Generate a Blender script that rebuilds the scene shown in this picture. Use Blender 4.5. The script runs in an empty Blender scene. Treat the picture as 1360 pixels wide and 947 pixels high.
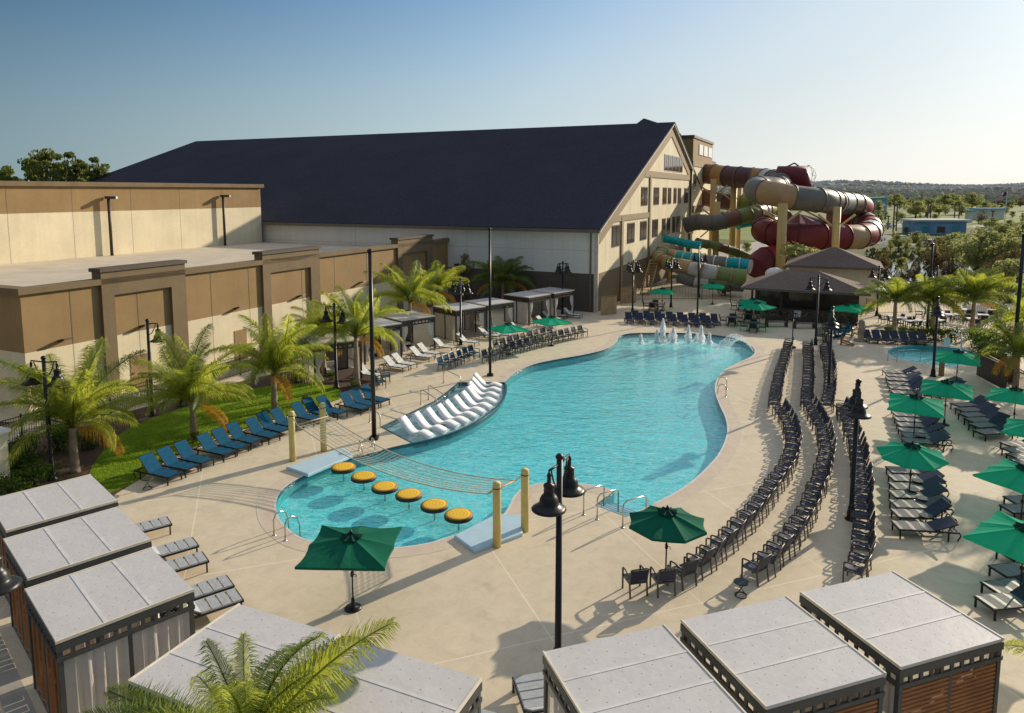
import bpy, bmesh, math, random
from mathutils import Vector, Matrix
from mathutils.geometry import delaunay_2d_cdt
R = math.radians
rnd = random.Random(7)
scene = bpy.context.scene
col = scene.collection
# ------------------------------------------------------------------ survey
# the camera was surveyed from the photo; at() turns a photo pixel into the
# real spot where its ray meets the plane z
H, F, CX, CY = 11.5, 950.0, 680.0, 365.0
TH = math.atan(110 / 950)
c_, s_ = math.cos(TH), math.sin(TH)
def at(x, y, z=0.0):
    a = (x - CX) / F; b = (y - CY) / F
    t = (z - H) / (-s_ - b * c_)
    return (a * t, (c_ - b * s_) * t)
def at_d(x, y, Y):
    b = (y - CY) / F; t = Y / (c_ - b * s_)
    return ((x - CX) / F * t, Y, H + t * (-s_ - b * c_))
U = (0.4143, 0.9102); L = (-0.9102, 0.4143)
C0 = at(792, 415)
def G(p, q, z): return (C0[0] + p * L[0] + q * U[0], C0[1] + p * L[1] + q * U[1], z)
def online(o, d, x, y):
    a = (x - CX) / F; b = (y - CY) / F
    hx, hy = a, c_ - b * s_
    t = (o[1] * hx - o[0] * hy) / (d[0] * hy - d[1] * hx)
    Y = o[1] + t * d[1]; k = Y / hy
    return t, H + k * (-s_ - b * c_)

# ------------------------------------------------------------------ materials
class NT:
    def __init__(s, name):
        s.m = bpy.data.materials.new(name); s.m.use_nodes = True
        s.t = s.m.node_tree; s.n = s.t.nodes; s.l = s.t.links
        s.b = s.n['Principled BSDF']; s.o = s.n['Material Output']
    def new(s, ty, **kw):
        n = s.n.new(ty)
        for k, v in kw.items(): setattr(n, k, v)
        return n
    def link(s, a, b): s.l.new(a, b)
    def val(s, sock, v):
        if hasattr(v, 'is_output') or isinstance(v, bpy.types.NodeSocket): s.link(v, sock)
        else: sock.default_value = v
    def math(s, op, a, b=0.0, c=0.0):
        n = s.new('ShaderNodeMath', operation=op)
        s.val(n.inputs[0], a); s.val(n.inputs[1], b)
        if len(n.inputs) > 2: s.val(n.inputs[2], c)
        return n.outputs[0]
    def coord(s, kind='Object'):
        return s.new('ShaderNodeTexCoord').outputs[kind]
    def geo(s): return s.new('ShaderNodeNewGeometry').outputs['Position']
    def noise(s, vec, scale, detail=4, rough=.55, out='Fac', dist=0.0):
        n = s.new('ShaderNodeTexNoise'); n.inputs['Scale'].default_value = scale
        n.inputs['Detail'].default_value = detail; n.inputs['Roughness'].default_value = rough
        n.inputs['Distortion'].default_value = dist
        s.link(vec, n.inputs['Vector']); return n.outputs[out]
    def ramp(s, fac, stops):
        n = s.new('ShaderNodeValToRGB'); e = n.color_ramp.elements
        while len(e) < len(stops): e.new(.5)
        for i, (p, cc) in enumerate(stops):
            e[i].position = p; e[i].color = (cc[0], cc[1], cc[2], 1) if not isinstance(cc, float) else (cc, cc, cc, 1)
        s.link(fac, n.inputs[0]); return n.outputs[0]
    def mix(s, fac, a, b, mode='MIX'):
        n = s.new('ShaderNodeMix', data_type='RGBA', blend_type=mode)
        for sk, v in ((n.inputs[0], fac), (n.inputs[6], a), (n.inputs[7], b)):
            if isinstance(v, tuple): v = (*v[:3], 1)
            s.val(sk, v)
        return n.outputs[2]
    def scalev(s, vec, v):
        n = s.new('ShaderNodeMapping'); s.link(vec, n.inputs[0]); n.inputs['Scale'].default_value = v
        return n.outputs[0]
    def bump(s, h, strength=.3, dist=.02):
        n = s.new('ShaderNodeBump'); n.inputs['Strength'].default_value = strength
        n.inputs['Distance'].default_value = dist; s.link(h, n.inputs['Height']); return n.outputs[0]
    def sep(s, vec):
        n = s.new('ShaderNodeSeparateXYZ'); s.link(vec, n.inputs[0]); return n.outputs

M = {}
def mat(name, color, rough=.6, var=.12, scale=3.0, metal=0.0, bump=.0, bscale=None, spec=None, streak=None, coords='geo', fine=.06):
    """plain painted / cast surface with two octaves of tonal wear"""
    t = NT(name); v = t.geo() if coords == 'geo' else t.coord(coords)
    if streak: v2 = t.scalev(v, streak)
    else: v2 = v
    n1 = t.noise(v2, scale, 5, .6); n2 = t.noise(v, scale * 14, 3, .6)
    lo = tuple(x * (1 - var) for x in color); hi = tuple(min(1, x * (1 + var)) for x in color)
    cc = t.ramp(n1, [(.3, lo), (.7, hi)])
    f = t.ramp(n2, [(.3, 1 - fine), (.7, 1 + 0.0)])
    cc = t.mix(1.0, cc, f, 'MULTIPLY')
    if name.startswith('wall'):
        st = t.noise(t.scalev(v, (1.6, 1.6, .09)), 1.0, 5, .65); cc = t.mix(1.0, cc, t.ramp(st, [(.30, .93), (.52, 1.0), (.8, 1.03)]), 'MULTIPLY')
    t.link(cc, t.b.inputs['Base Color'])
    t.b.inputs['Roughness'].default_value = rough; t.b.inputs['Metallic'].default_value = metal
    if spec is not None: t.b.inputs['Specular IOR Level'].default_value = spec
    if bump: t.link(t.bump(t.noise(v, bscale or scale * 10, 4), bump, .02), t.b.inputs['Normal'])
    M[name] = t.m; return t
# deck concrete ------------------------------------------------------
def deck_mat(name, lo, hi, joints):
    t = NT(name); v = t.geo()
    n1 = t.noise(v, .22, 6, .6); n2 = t.noise(v, 1.7, 8, .72, dist=.6); n3 = t.noise(v, 38, 3, .6)
    cc = t.mix(n1, lo, hi)
    cc = t.mix(1, cc, t.ramp(n2, [(.3, .86), (.5, .98), (.72, 1.08)]), 'MULTIPLY')
    cc = t.mix(1, cc, t.ramp(n3, [(.3, .88), (.7, 1.06)]), 'MULTIPLY')
    n4 = t.noise(v, .55, 5, .7, dist=1.5)
    cc = t.mix(1, cc, t.ramp(n4, [(.33, .90), (.43, 1.0), (.9, 1.0)]), 'MULTIPLY')
    if joints:
        r = t.new('ShaderNodeVectorRotate', rotation_type='Z_AXIS'); r.inputs['Angle'].default_value = R(-joints[0])
        t.link(v, r.inputs['Vector']); x, y, z = t.sep(r.outputs[0])
        ms = []
        for a, sp in ((x, joints[1]), (y, joints[2])):
            wob = t.math('MULTIPLY', t.math('SUBTRACT', t.noise(v, .8, 2), .5), .03)
            f = t.math('FRACT', t.math('DIVIDE', t.math('ADD', a, wob), sp))
            d = t.math('ABSOLUTE', t.math('SUBTRACT', f, .5))
            ms.append(t.math('LESS_THAN', d, .022 / sp))
        mk = t.math('MAXIMUM', ms[0], ms[1])
        cc = t.mix(t.math('MULTIPLY', mk, .55), cc, (.93, .82, .62))
    t.link(cc, t.b.inputs['Base Color']); t.b.inputs['Roughness'].default_value = .75
    t.b.inputs['Specular IOR Level'].default_value = .3
    t.link(t.bump(t.noise(v, 60, 3), .25, .01), t.b.inputs['Normal'])
    M[name] = t.m
deck_mat('deck', (.69, .575, .405), (.775, .655, .47), (20, 4.6, 6.4))
deck_mat('coping', (.66, .535, .40), (.72, .59, .45), None)
mat('coping_edge', (.74, .70, .62), .5)
mat('joint_line', (.68, .60, .46), .8)
mat('walk', (.40, .37, .31), .85, .15, 1.5)
mat('roof_cream', (.64, .55, .42), .8, .14, .35, fine=.05)
mat('wall_cream', (.80, .69, .47), .85, .10, .35, bump=.15, bscale=25)
mat('wall_brown', (.335, .215, .092), .85, .12, .4, bump=.15, bscale=25)
mat('wall_taupe', (.215, .15, .08), .85, .12, .5, bump=.15, bscale=25)
mat('wall_white', (.80, .77, .70), .85, .04, .25, bump=.1, bscale=20)
mat('wall_dark', (.115, .092, .075), .85, .14, .4, bump=.2, bscale=8, streak=(1, 1, 4))
mat('trim_dark', (.10, .075, .05), .7)
mat('trim_tan', (.30, .215, .12), .8, .12, 1.5)
mat('rake', (.62, .55, .44), .7)
mat('joint', (.20, .155, .095), .9)
mat('joint_lt', (.50, .43, .30), .9)
mat('fascia', (.16, .13, .10), .6)
# shingle roof
def shingle(name, a, b, sc, course=.0):
    t = NT(name); v = t.geo(); st = t.scalev(v, (1, 1, 3.5))
    n = t.noise(st, sc, 5, .7); n2 = t.noise(v, .12, 4, .6); n3 = t.noise(v, 2.2, 5, .75)
    cc = t.mix(t.ramp(n, [(.35, 0.0), (.65, 1.0)]), a, b)
    cc = t.mix(1, cc, t.ramp(n2, [(.3, .88), (.7, 1.12)]), 'MULTIPLY')
    cc = t.mix(1, cc, t.ramp(n3, [(.3, .9), (.7, 1.1)]), 'MULTIPLY')
    if course:
        x, y, z = t.sep(v)
        f = t.math('FRACT', t.math('DIVIDE', z, course))
        cc = t.mix(1, cc, t.ramp(f, [(0.0, .62), (.18, 1.0)]), 'MULTIPLY')
    t.link(cc, t.b.inputs['Base Color']); t.b.inputs['Roughness'].default_value = .9
    t.b.inputs['Specular IOR Level'].default_value = .15
    t.link(t.bump(n, .4, .03), t.b.inputs['Normal']); M[name] = t.m
shingle('roof_navy', (.036, .035, .048), (.065, .061, .076), 5, .16)
shingle('roof_hut', (.14, .10, .082), (.27, .205, .17), 9, .12)
mat('glass_dark', (.10, .075, .06), .12, .2, 2)
mat('win_frame', (.55, .50, .42), .6)
mat('black_metal', (.018, .017, .017), .38, .1, 4, metal=.3)
mat('bronze', (.05, .038, .028), .5, .15, 4)
mat('frame_grey', (.085, .088, .085), .45, .12, 3)
mat('frame_navy', (.018, .022, .05), .5)
mat('chair_metal', (.095, .08, .065), .42, .12, 4, metal=.2)
mat('steel', (.55, .50, .44), .22, .08, 6, metal=1.0)
mat('post_yellow', (.66, .54, .20), .6, .12, 2.5)
mat('column_tan', (.62, .44, .17), .55, .12, .8, streak=(1, 1, .3))
mat('pad_blue', (.50, .68, .78), .6, .06, 3)
mat('white_paint', (.80, .80, .78), .45, .05, 3)
mat('chaise_white', (.86, .86, .86), .35, .04, 3, fine=.02)
mat('dark_base', (.02, .02, .02), .5)
mat('rope', (.62, .54, .36), .9)
mat('net_rope', (.60, .54, .42), .9)
mat('mulch', (.085, .048, .028), .95, .4, 6, bump=.8, bscale=30)
mat('dirt', (.12, .10, .07), .95, .3, 1)
mat('bark', (.36, .28, .20), .9, .3, 3, bump=.6, bscale=12)
mat('tree_bark', (.11, .085, .06), .9, .3, 2)
mat('lamp_white', (.85, .85, .82), .4)
mat('cream_panel', (.62, .58, .42), .6, .05, 1)
mat('skin', (.45, .28, .19), .6)
mat('tyre', (.02, .02, .02), .8)
mat('car_glass', (.02, .025, .03), .08)
mat('red_paint', (.5, .04, .04), .3)
mat('silver_paint', (.5, .52, .55), .3, metal=.5)
mat('asphalt', (.15, .145, .14), .9, .2, .5)
mat('blue_wall', (.22, .42, .66), .7, .3, .4)
mat('teal_wall', (.10, .35, .42), .7, .2, .3)
mat('grey_roof', (.70, .70, .68), .6, .1, .5)
mat('stone', (.23, .18, .13), .9, .3, 1.2)
# brick-like stone cladding for the bar counter
t = NT('stone_clad'); v = t.geo(); b = t.new('ShaderNodeTexBrick'); r = t.new('ShaderNodeVectorRotate', rotation_type='EULER_XYZ')
r.inputs['Rotation'].default_value = (R(90), 0, R(24.5)); t.link(v, r.inputs['Vector']); t.link(r.outputs[0], b.inputs['Vector'])
b.inputs['Scale'].default_value = 1.6; b.inputs['Color1'].default_value = (.34, .25, .17, 1); b.inputs['Color2'].default_value = (.16, .12, .09, 1)
b.inputs['Mortar'].default_value = (.07, .055, .045, 1); b.inputs['Mortar Size'].default_value = .03
t.link(b.outputs[0], t.b.inputs['Base Color']); t.b.inputs['Roughness'].default_value = .9; M['stone_clad'] = t.m
# wood boards
def wood(name, a, b, streak):
    t = NT(name); v = t.coord('Object'); n = t.noise(t.scalev(v, streak), 3, 6, .65); n2 = t.noise(v, 1.2, 3)
    cc = t.mix(t.ramp(n, [(.3, 0.0), (.7, 1.0)]), a, b)
    cc = t.mix(1, cc, t.ramp(n2, [(.3, .8), (.7, 1.15)]), 'MULTIPLY')
    t.link(cc, t.b.inputs['Base Color']); t.b.inputs['Roughness'].default_value = .55; M[name] = t.m
wood('wood_slat', (.26, .095, .032), (.50, .21, .07), (1, 1, 14))
wood('wood_board', (.26, .10, .03), (.46, .19, .055), (12, 12, 1))
wood('wood_tan', (.42, .28, .13), (.58, .40, .20), (1, 1, 10))
wood('wood_dark', (.035, .025, .018), (.075, .05, .035), (8, 8, 1))
# woven sling fabrics
def sling(name, a, rough=.7):
    t = NT(name); v = t.coord('Object')
    n = t.noise(v, 90, 2); n2 = t.noise(t.scalev(v, (1.5, 6, 1)), 2.5, 4)
    cc = t.mix(1, (*a, 1), t.ramp(n, [(.3, .8), (.7, 1.15)]), 'MULTIPLY')
    cc = t.mix(1, cc, t.ramp(n2, [(.3, .82), (.7, 1.15)]), 'MULTIPLY')
    t.link(cc, t.b.inputs['Base Color']); t.b.inputs['Roughness'].default_value = rough; t.b.inputs['Specular IOR Level'].default_value = .2
    t.link(t.bump(n2, .25, .02), t.b.inputs['Normal']); M[name] = t.m
sling('sling_navy', (.042, .050, .085), .55)
sling('sling_black', (.026, .028, .036), .5)
sling('sling_blue', (.006, .085, .165), .9)
sling('sling_grey', (.22, .21, .20), .5)
sling('sling_white', (.66, .66, .62), .7)
sling('pad_grey', (.44, .46, .47), .8)
# canvas: diffuse plus some light coming through
def canvas(name, a, thru, w, scale=2.0, folds=None):
    t = NT(name); v = t.coord('Object')
    n = t.noise(v, scale, 4); n2 = t.noise(v, 70, 2)
    cc = t.mix(1, (*a, 1), t.ramp(n, [(.3, .88), (.7, 1.08)]), 'MULTIPLY')
    cc = t.mix(1, cc, t.ramp(n2, [(.3, .93), (.7, 1.0)]), 'MULTIPLY')
    t.link(cc, t.b.inputs['Base Color']); t.b.inputs['Roughness'].default_value = .85
    t.b.inputs['Specular IOR Level'].default_value = .15
    tr = t.new('ShaderNodeBsdfTranslucent'); tr.inputs[0].default_value = (*thru, 1)
    mx = t.new('ShaderNodeMixShader'); mx.inputs[0].default_value = w
    t.link(t.b.outputs[0], mx.inputs[1]); t.link(tr.outputs[0], mx.inputs[2]); t.link(mx.outputs[0], t.o.inputs[0])
    M[name] = t.m
canvas('canvas_green', (.02, .46, .27), (.05, .85, .52), .5)
canvas('canvas_green_deep', (.006, .135, .078), (.005, .14, .08), .15)
canvas('canvas_dark', (.008, .06, .04), (.005, .05, .03), .1)
canvas('curtain', (.84, .80, .73), (.55, .52, .46), .3)
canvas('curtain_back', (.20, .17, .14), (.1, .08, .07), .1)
canvas('curtain_grey', (.76, .70, .63), (.3, .28, .24), .2)
# cabana roof with eyelet grid
t = NT('roof_fabric'); v = t.coord('Object'); x, y, z = t.sep(v)
fx = t.math('SUBTRACT', t.math('FRACT', t.math('MULTIPLY', x, 3.1)), .5)
row = t.math('FLOOR', t.math('MULTIPLY', x, 3.1))
fy = t.math('SUBTRACT', t.math('FRACT', t.math('ADD', t.math('MULTIPLY', y, 3.1), t.math('MULTIPLY', row, .5))), .5)
d = t.math('SQRT', t.math('ADD', t.math('MULTIPLY', fx, fx), t.math('MULTIPLY', fy, fy)))
n = t.noise(v, 1.3, 6, .65); n2 = t.noise(v, 8, 4, .7)
cc = t.mix(n, (.58, .545, .51), (.74, .695, .66))
cc = t.mix(1, cc, t.ramp(n2, [(.3, .93), (.7, 1.04)]), 'MULTIPLY')
cc = t.mix(t.math('LESS_THAN', d, .036), cc, (.13, .12, .11))
t.link(cc, t.b.inputs['Base Color']); t.b.inputs['Roughness'].default_value = .42
t.link(t.bump(n, .5, .03), t.b.inputs['Normal']); M['roof_fabric'] = t.m
mat('roof_seam', (.74, .70, .66), .5); mat('roof_rim', (.85, .76, .58), .5)
# foliage
def leaf(name, a, b, thru, w=.45, scale=1.2, rough=.45):
    t = NT(name); v = t.geo()
    n = t.noise(v, scale, 3); oi = t.new('ShaderNodeObjectInfo').outputs['Random']
    f = t.math('MULTIPLY', t.math('ADD', t.ramp(n, [(.3, 0.0), (.7, 1.0)]), oi), .5)
    t.link(t.mix(f, a, b), t.b.inputs['Base Color']); t.b.inputs['Roughness'].default_value = rough
    t.b.inputs['Specular IOR Level'].default_value = .35 if 'palm' in name else .0
    tr = t.new('ShaderNodeBsdfTranslucent'); tr.inputs[0].default_value = (*thru, 1)
    mx = t.new('ShaderNodeMixShader'); mx.inputs[0].default_value = w
    t.link(t.b.outputs[0], mx.inputs[1]); t.link(tr.outputs[0], mx.inputs[2]); t.link(mx.outputs[0], t.o.inputs[0]); M[name] = t.m
leaf('palm_leaf', (.09, .14, .02), (.34, .37, .06), (.64, .69, .08), .52, 3.5)
leaf('palm_gold', (.42, .26, .03), (.55, .30, .04), (.8, .45, .05), .5)
leaf('palm_dark', (.06, .10, .022), (.17, .22, .04), (.30, .38, .06), .42)
leaf('shrub_leaf', (.035, .07, .015), (.09, .14, .03), (.14, .22, .04), .35)
leaf('pine_leaf', (.10, .13, .04), (.22, .25, .07), (.30, .34, .09), .45, .3, .8)
leaf('tree_leaf', (.17, .19, .09), (.36, .35, .17), (.46, .48, .18), .5, .15, .9)
leaf('rust_leaf', (.16, .12, .06), (.24, .17, .08), (.2, .15, .06), .3, .15)
leaf('grass_blade', (.13, .23, .015), (.26, .38, .03), (.5, .7, .05), .4, .6)
def groundmat(name, a, b, sc, rough=.95, c3=None):
    t = NT(name); v = t.geo(); n = t.noise(v, sc, 6, .6); n2 = t.noise(v, sc * 20, 4, .7); n3 = t.noise(v, sc * .2, 4, .5)
    cc = t.mix(t.ramp(n, [(.35, 0.0), (.65, 1.0)]), a, b)
    if c3: cc = t.mix(t.ramp(n3, [(.45, 0.0), (.6, 1.0)]), cc, c3)
    cc = t.mix(1, cc, t.ramp(n2, [(.3, .7), (.7, 1.2)]), 'MULTIPLY')
    t.link(cc, t.b.inputs['Base Color']); t.b.inputs['Roughness'].default_value = rough
    t.b.inputs['Specular IOR Level'].default_value = .1
    t.link(t.bump(n2, .4, .05), t.b.inputs['Normal']); M[name] = t.m
groundmat('lawn', (.12, .21, .015), (.20, .30, .025), 1.2)
groundmat('far_ground', (.16, .165, .07), (.22, .205, .11), .03, c3=(.13, .15, .06))
groundmat('far_field', (.22, .30, .08), (.32, .35, .14), .06, c3=(.34,.31,.20))
groundmat('reeds', (.12, .13, .06), (.22, .19, .10), .25)
groundmat('haze_wood', (.56, .55, .49), (.66, .64, .56), .03)  # distance haze put into the woodland colours as a paler tone
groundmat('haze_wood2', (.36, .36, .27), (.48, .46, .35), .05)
# pool floor -----------------------------------------------------------
t = NT('pool_floor'); v = t.geo(); x, y, z = t.sep(v)
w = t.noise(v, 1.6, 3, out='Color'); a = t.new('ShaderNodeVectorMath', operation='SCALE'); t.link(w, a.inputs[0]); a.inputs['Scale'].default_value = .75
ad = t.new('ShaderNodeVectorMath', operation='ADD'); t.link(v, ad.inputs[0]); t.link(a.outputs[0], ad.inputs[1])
def caus(sc, lo):  # rippling sunlight network painted into the floor colour
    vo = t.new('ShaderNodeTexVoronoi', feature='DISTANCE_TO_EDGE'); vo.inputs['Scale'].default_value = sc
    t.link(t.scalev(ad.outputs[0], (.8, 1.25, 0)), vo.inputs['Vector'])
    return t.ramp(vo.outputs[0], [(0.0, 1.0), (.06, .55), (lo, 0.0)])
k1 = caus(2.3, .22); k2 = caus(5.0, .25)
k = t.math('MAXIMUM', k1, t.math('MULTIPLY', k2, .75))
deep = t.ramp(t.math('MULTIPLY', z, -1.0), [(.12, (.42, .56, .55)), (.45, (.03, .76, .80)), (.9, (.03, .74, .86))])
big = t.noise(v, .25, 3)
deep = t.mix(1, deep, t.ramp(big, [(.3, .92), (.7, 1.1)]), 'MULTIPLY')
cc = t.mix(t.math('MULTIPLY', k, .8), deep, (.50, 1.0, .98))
t.link(cc, t.b.inputs['Base Color']); t.b.inputs['Roughness'].default_value = .6; M['pool_floor'] = t.m
mat('pool_wall', (.05, .42, .45), .5, .15, 2)
mat('pool_tile', (.03, .10, .12), .3, .2, 6)
mat('ledge_floor', (.45, .58, .60), .6, .1, 2)
# water: clear sheet that mirrors by angle
def watermat(name, tint, bump, sc, f0=.03, amp=1.0):
    t = NT(name); v = t.geo()
    n1 = t.noise(t.scalev(v, (1, 1.5, 1)), sc, 4, .6, dist=.8); n2 = t.noise(t.scalev(v, (.7, 1.3, 1)), sc * .3, 3, .5)
    h = t.math('ADD', n1, t.math('MULTIPLY', n2, 1.6))
    nb = t.bump(h, bump, .12)
    tr = t.new('ShaderNodeBsdfTransparent'); tr.inputs[0].default_value = (*tint, 1)
    gl = t.new('ShaderNodeBsdfGlossy'); gl.inputs['Roughness'].default_value = .06; gl.inputs[0].default_value = (1, 1, 1, 1)
    t.link(nb, gl.inputs['Normal'])
    # angle-dependent mirror share, the same from above and below the surface
    dp = t.new('ShaderNodeVectorMath', operation='DOT_PRODUCT'); t.link(nb, dp.inputs[0]); t.link(t.new('ShaderNodeNewGeometry').outputs['Incoming'], dp.inputs[1])
    g = t.math('POWER', t.math('SUBTRACT', 1.0, t.math('MINIMUM', t.math('ABSOLUTE', dp.outputs['Value']), 1.0)), 5.0)
    mx = t.new('ShaderNodeMixShader'); t.link(t.math('ADD', t.math('MULTIPLY', g, .9 * amp), .045), mx.inputs[0])
    t.link(tr.outputs[0], mx.inputs[1]); t.link(gl.outputs[0], mx.inputs[2]); t.link(mx.outputs[0], t.o.inputs[0])
    M[name] = t.m
watermat('water', (.86, 1.0, 1.0), .5, 3.2, amp=1.35)
mat('pond_bed', (.10, .10, .08), .9)
mat('pond', (.30, .31, .30), .12, .5, .25, bump=.6, bscale=2.5)
t = NT('foam'); t.b.inputs['Base Color'].default_value = (1.0, 1.0, 1.0, 1); t.b.inputs['Roughness'].default_value = .5
tr = t.new('ShaderNodeBsdfTranslucent'); tr.inputs[0].default_value = (1.0, 1.0, 1.0, 1); mx = t.new('ShaderNodeMixShader'); mx.inputs[0].default_value = .6
t.link(t.b.outputs[0], mx.inputs[1]); t.link(tr.outputs[0], mx.inputs[2]); t.link(mx.outputs[0], t.o.inputs[0]); M['foam'] = t.m
# stump slice top
t = NT('stump_top'); v = t.coord('Object'); x, y, z = t.sep(v)
nn = t.math('MULTIPLY', t.noise(v, 3, 3), .09)
d = t.math('ADD', t.math('SQRT', t.math('ADD', t.math('MULTIPLY', x, x), t.math('MULTIPLY', y, y))), nn)
f = t.math('FRACT', t.math('MULTIPLY', d, 9)); cc = t.mix(t.ramp(f, [(0.0, .0), (.25, 0.0), (.45, 1.0), (1.0, 1.0)]), (.80, .36, .02), (1.0, .66, .04))
cc = t.mix(t.ramp(d, [(.47, 0.0), (.5, 1.0)]), cc, (.35, .17, .03))
t.link(cc, t.b.inputs['Base Color']); t.b.inputs['Roughness'].default_value = .45; M['stump_top'] = t.m
mat('stump_side', (.035, .02, .012), .6)
# slide colours
for n, cc in dict(s_brown=(.23, .12, .065), s_maroon=(.17, .026, .030), s_red=(.34, .03, .03), s_grey=(.17, .165, .145), s_plum=(.11, .05, .055),
                  s_tan=(.47, .30, .15), s_green=(.22, .27, .08), s_olive=(.17, .20, .07), s_white=(.62, .60, .54), s_yellow=(.55, .47, .05),
                  s_teal=(.0, .36, .40), s_orange=(.45, .24, .08)).items():
    mat(n, cc, .5, .14, .6, fine=.05, spec=.35)

# ------------------------------------------------------------------ mesh builder
class MB:
    def __init__(s): s.v = []; s.f = []; s.m = []; s.sm = []
    def add(s, vs, fs, mi=0, sm=False):
        o = len(s.v); s.v += [tuple(p) for p in vs]
        for f in fs: s.f.append([o + i for i in f]); s.m.append(mi); s.sm.append(sm)
        return s
    def hexa(s, p, mi=0):
        return s.add(p, [(0, 3, 2, 1), (4, 5, 6, 7), (0, 1, 5, 4), (1, 2, 6, 5), (2, 3, 7, 6), (3, 0, 4, 7)], mi)
    def box(s, x0, x1, y0, y1, z0, z1, mi=0):
        return s.hexa([(x0, y0, z0), (x1, y0, z0), (x1, y1, z0), (x0, y1, z0), (x0, y0, z1), (x1, y0, z1), (x1, y1, z1), (x0, y1, z1)], mi)
    def gbox(s, p0, p1, q0, q1, z0, z1, mi=0):
        return s.hexa([G(p0, q0, z0), G(p1, q0, z0), G(p1, q1, z0), G(p0, q1, z0), G(p0, q0, z1), G(p1, q0, z1), G(p1, q1, z1), G(p0, q1, z1)], mi)
    def bar(s, a, b, w, h=None, mi=0, up=(0, 0, 1)):
        h = h or w; a = Vector(a); b = Vector(b); d = (b - a).normalized(); up = Vector(up)
        if abs(d.dot(up)) > .98: up = Vector((1, 0, 0))
        x = d.cross(up).normalized() * w / 2; y = x.cross(d).normalized() * h / 2
        return s.hexa([a - x - y, a + x - y, a + x + y, a - x + y, b - x - y, b + x - y, b + x + y, b - x + y], mi)
    def tube(s, pts, r, n=8, mi=0, caps=True, sm=True, close=False):
        P = [Vector(p) for p in pts]; k = len(P)
        rs = r if isinstance(r, (list, tuple)) else [r] * k
        vs = []; prev = None
        for i in range(k):
            if close: d = P[(i + 1) % k] - P[i - 1]
            else: d = P[min(i + 1, k - 1)] - P[max(i - 1, 0)]
            d.normalize()
            if prev is None:
                up = Vector((0, 0, 1)) if abs(d.z) < .95 else Vector((1, 0, 0))
                x = d.cross(up).normalized()
            else: x = (prev - d * prev.dot(d)).normalized()
            prev = x; y = d.cross(x)
            for j in range(n):
                a = 2 * math.pi * j / n
                vs.append(P[i] + (x * math.cos(a) + y * math.sin(a)) * rs[i])
        fs = []
        for i in range(k if close else k - 1):
            i2 = (i + 1) % k
            for j in range(n):
                fs.append((i * n + j, i * n + (j + 1) % n, i2 * n + (j + 1) % n, i2 * n + j))
        s.add(vs, fs, mi, sm)
        if caps and not close:
            o = len(s.v) - len(vs)
            s.f.append([o + j for j in range(n)][::-1]); s.m.append(mi); s.sm.append(False)
            s.f.append([o + (k - 1) * n + j for j in range(n)]); s.m.append(mi); s.sm.append(False)
        return s
    def lathe(s, prof, n=16, c=(0, 0, 0), mi=0, sm=True):
        vs = []; fs = []
        for r, z in prof:
            for j in range(n):
                a = 2 * math.pi * j / n; vs.append((c[0] + r * math.cos(a), c[1] + r * math.sin(a), c[2] + z))
        for i in range(len(prof) - 1):
            for j in range(n): fs.append((i * n + j, i * n + (j + 1) % n, (i + 1) * n + (j + 1) % n, (i + 1) * n + j))
        s.add(vs, fs, mi, sm)
        o = len(s.v) - len(vs)
        if prof[0][0] > .001: s.f.append([o + j for j in range(n)][::-1]); s.m.append(mi); s.sm.append(False)
        if prof[-1][0] > .001: s.f.append([o + (len(prof) - 1) * n + j for j in range(n)]); s.m.append(mi); s.sm.append(False)
        return s
    def prism(s, pts, z0, z1, mi=0, mtop=None):
        n = len(pts); vs = [(p[0], p[1], z0) for p in pts] + [(p[0], p[1], z1) for p in pts]
        s.add(vs, [tuple((i, (i + 1) % n, n + (i + 1) % n, n + i)) for i in range(n)] + [tuple(range(n))[::-1]], mi)
        return s.add([(p[0], p[1], z1) for p in pts], [tuple(range(n))], mi if mtop is None else mtop)
    def build(s, name, mats, parent=None, loc=None, world=False, fix=False, weld=False):
        """one mesh object; world=True: vertices are world coordinates, stored relative to parent / loc"""
        if isinstance(mats, str): mats = [mats]
        o3 = Vector((0, 0, 0))
        if world:
            if parent is not None:
                o3 = Vector(parent.location)
                if parent.parent: o3 += Vector(parent.parent.location)
            elif loc is not None: o3 = Vector(loc)
        vs = [tuple(Vector(p) - o3) for p in s.v] if world else s.v
        me = bpy.data.meshes.new(name); me.from_pydata(vs, [], s.f)
        for m_ in mats: me.materials.append(M[m_])
        for p, mi, sm in zip(me.polygons, s.m, s.sm): p.material_index = mi; p.use_smooth = sm
        if fix:
            bm = bmesh.new(); bm.from_mesh(me)
            if weld: bmesh.ops.remove_doubles(bm, verts=bm.verts, dist=.0005)
            bmesh.ops.recalc_face_normals(bm, faces=bm.faces); bm.to_mesh(me); bm.free()
        me.update()
        o = bpy.data.objects.new(name, me); col.objects.link(o)
        if parent is not None: o.parent = parent
        elif loc is not None: o.location = loc
        return o
def tag(o, label=None, cat=None, group=None, kind=None):
    if label: o['label'] = label
    if cat: o['category'] = cat
    if group: o['group'] = group
    if kind: o['kind'] = kind
    return o
def thing(name, label, cat, loc=(0, 0, 0), az=0, group=None):
    o = bpy.data.objects.new(name, None); col.objects.link(o); o.location = loc
    o.rotation_euler = (0, 0, R(-az)); o.empty_display_size = .3
    return tag(o, label, cat, group)
KIDS = {}
def kids(o):
    return [c for c in bpy.data.objects if c.parent == o]
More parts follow.
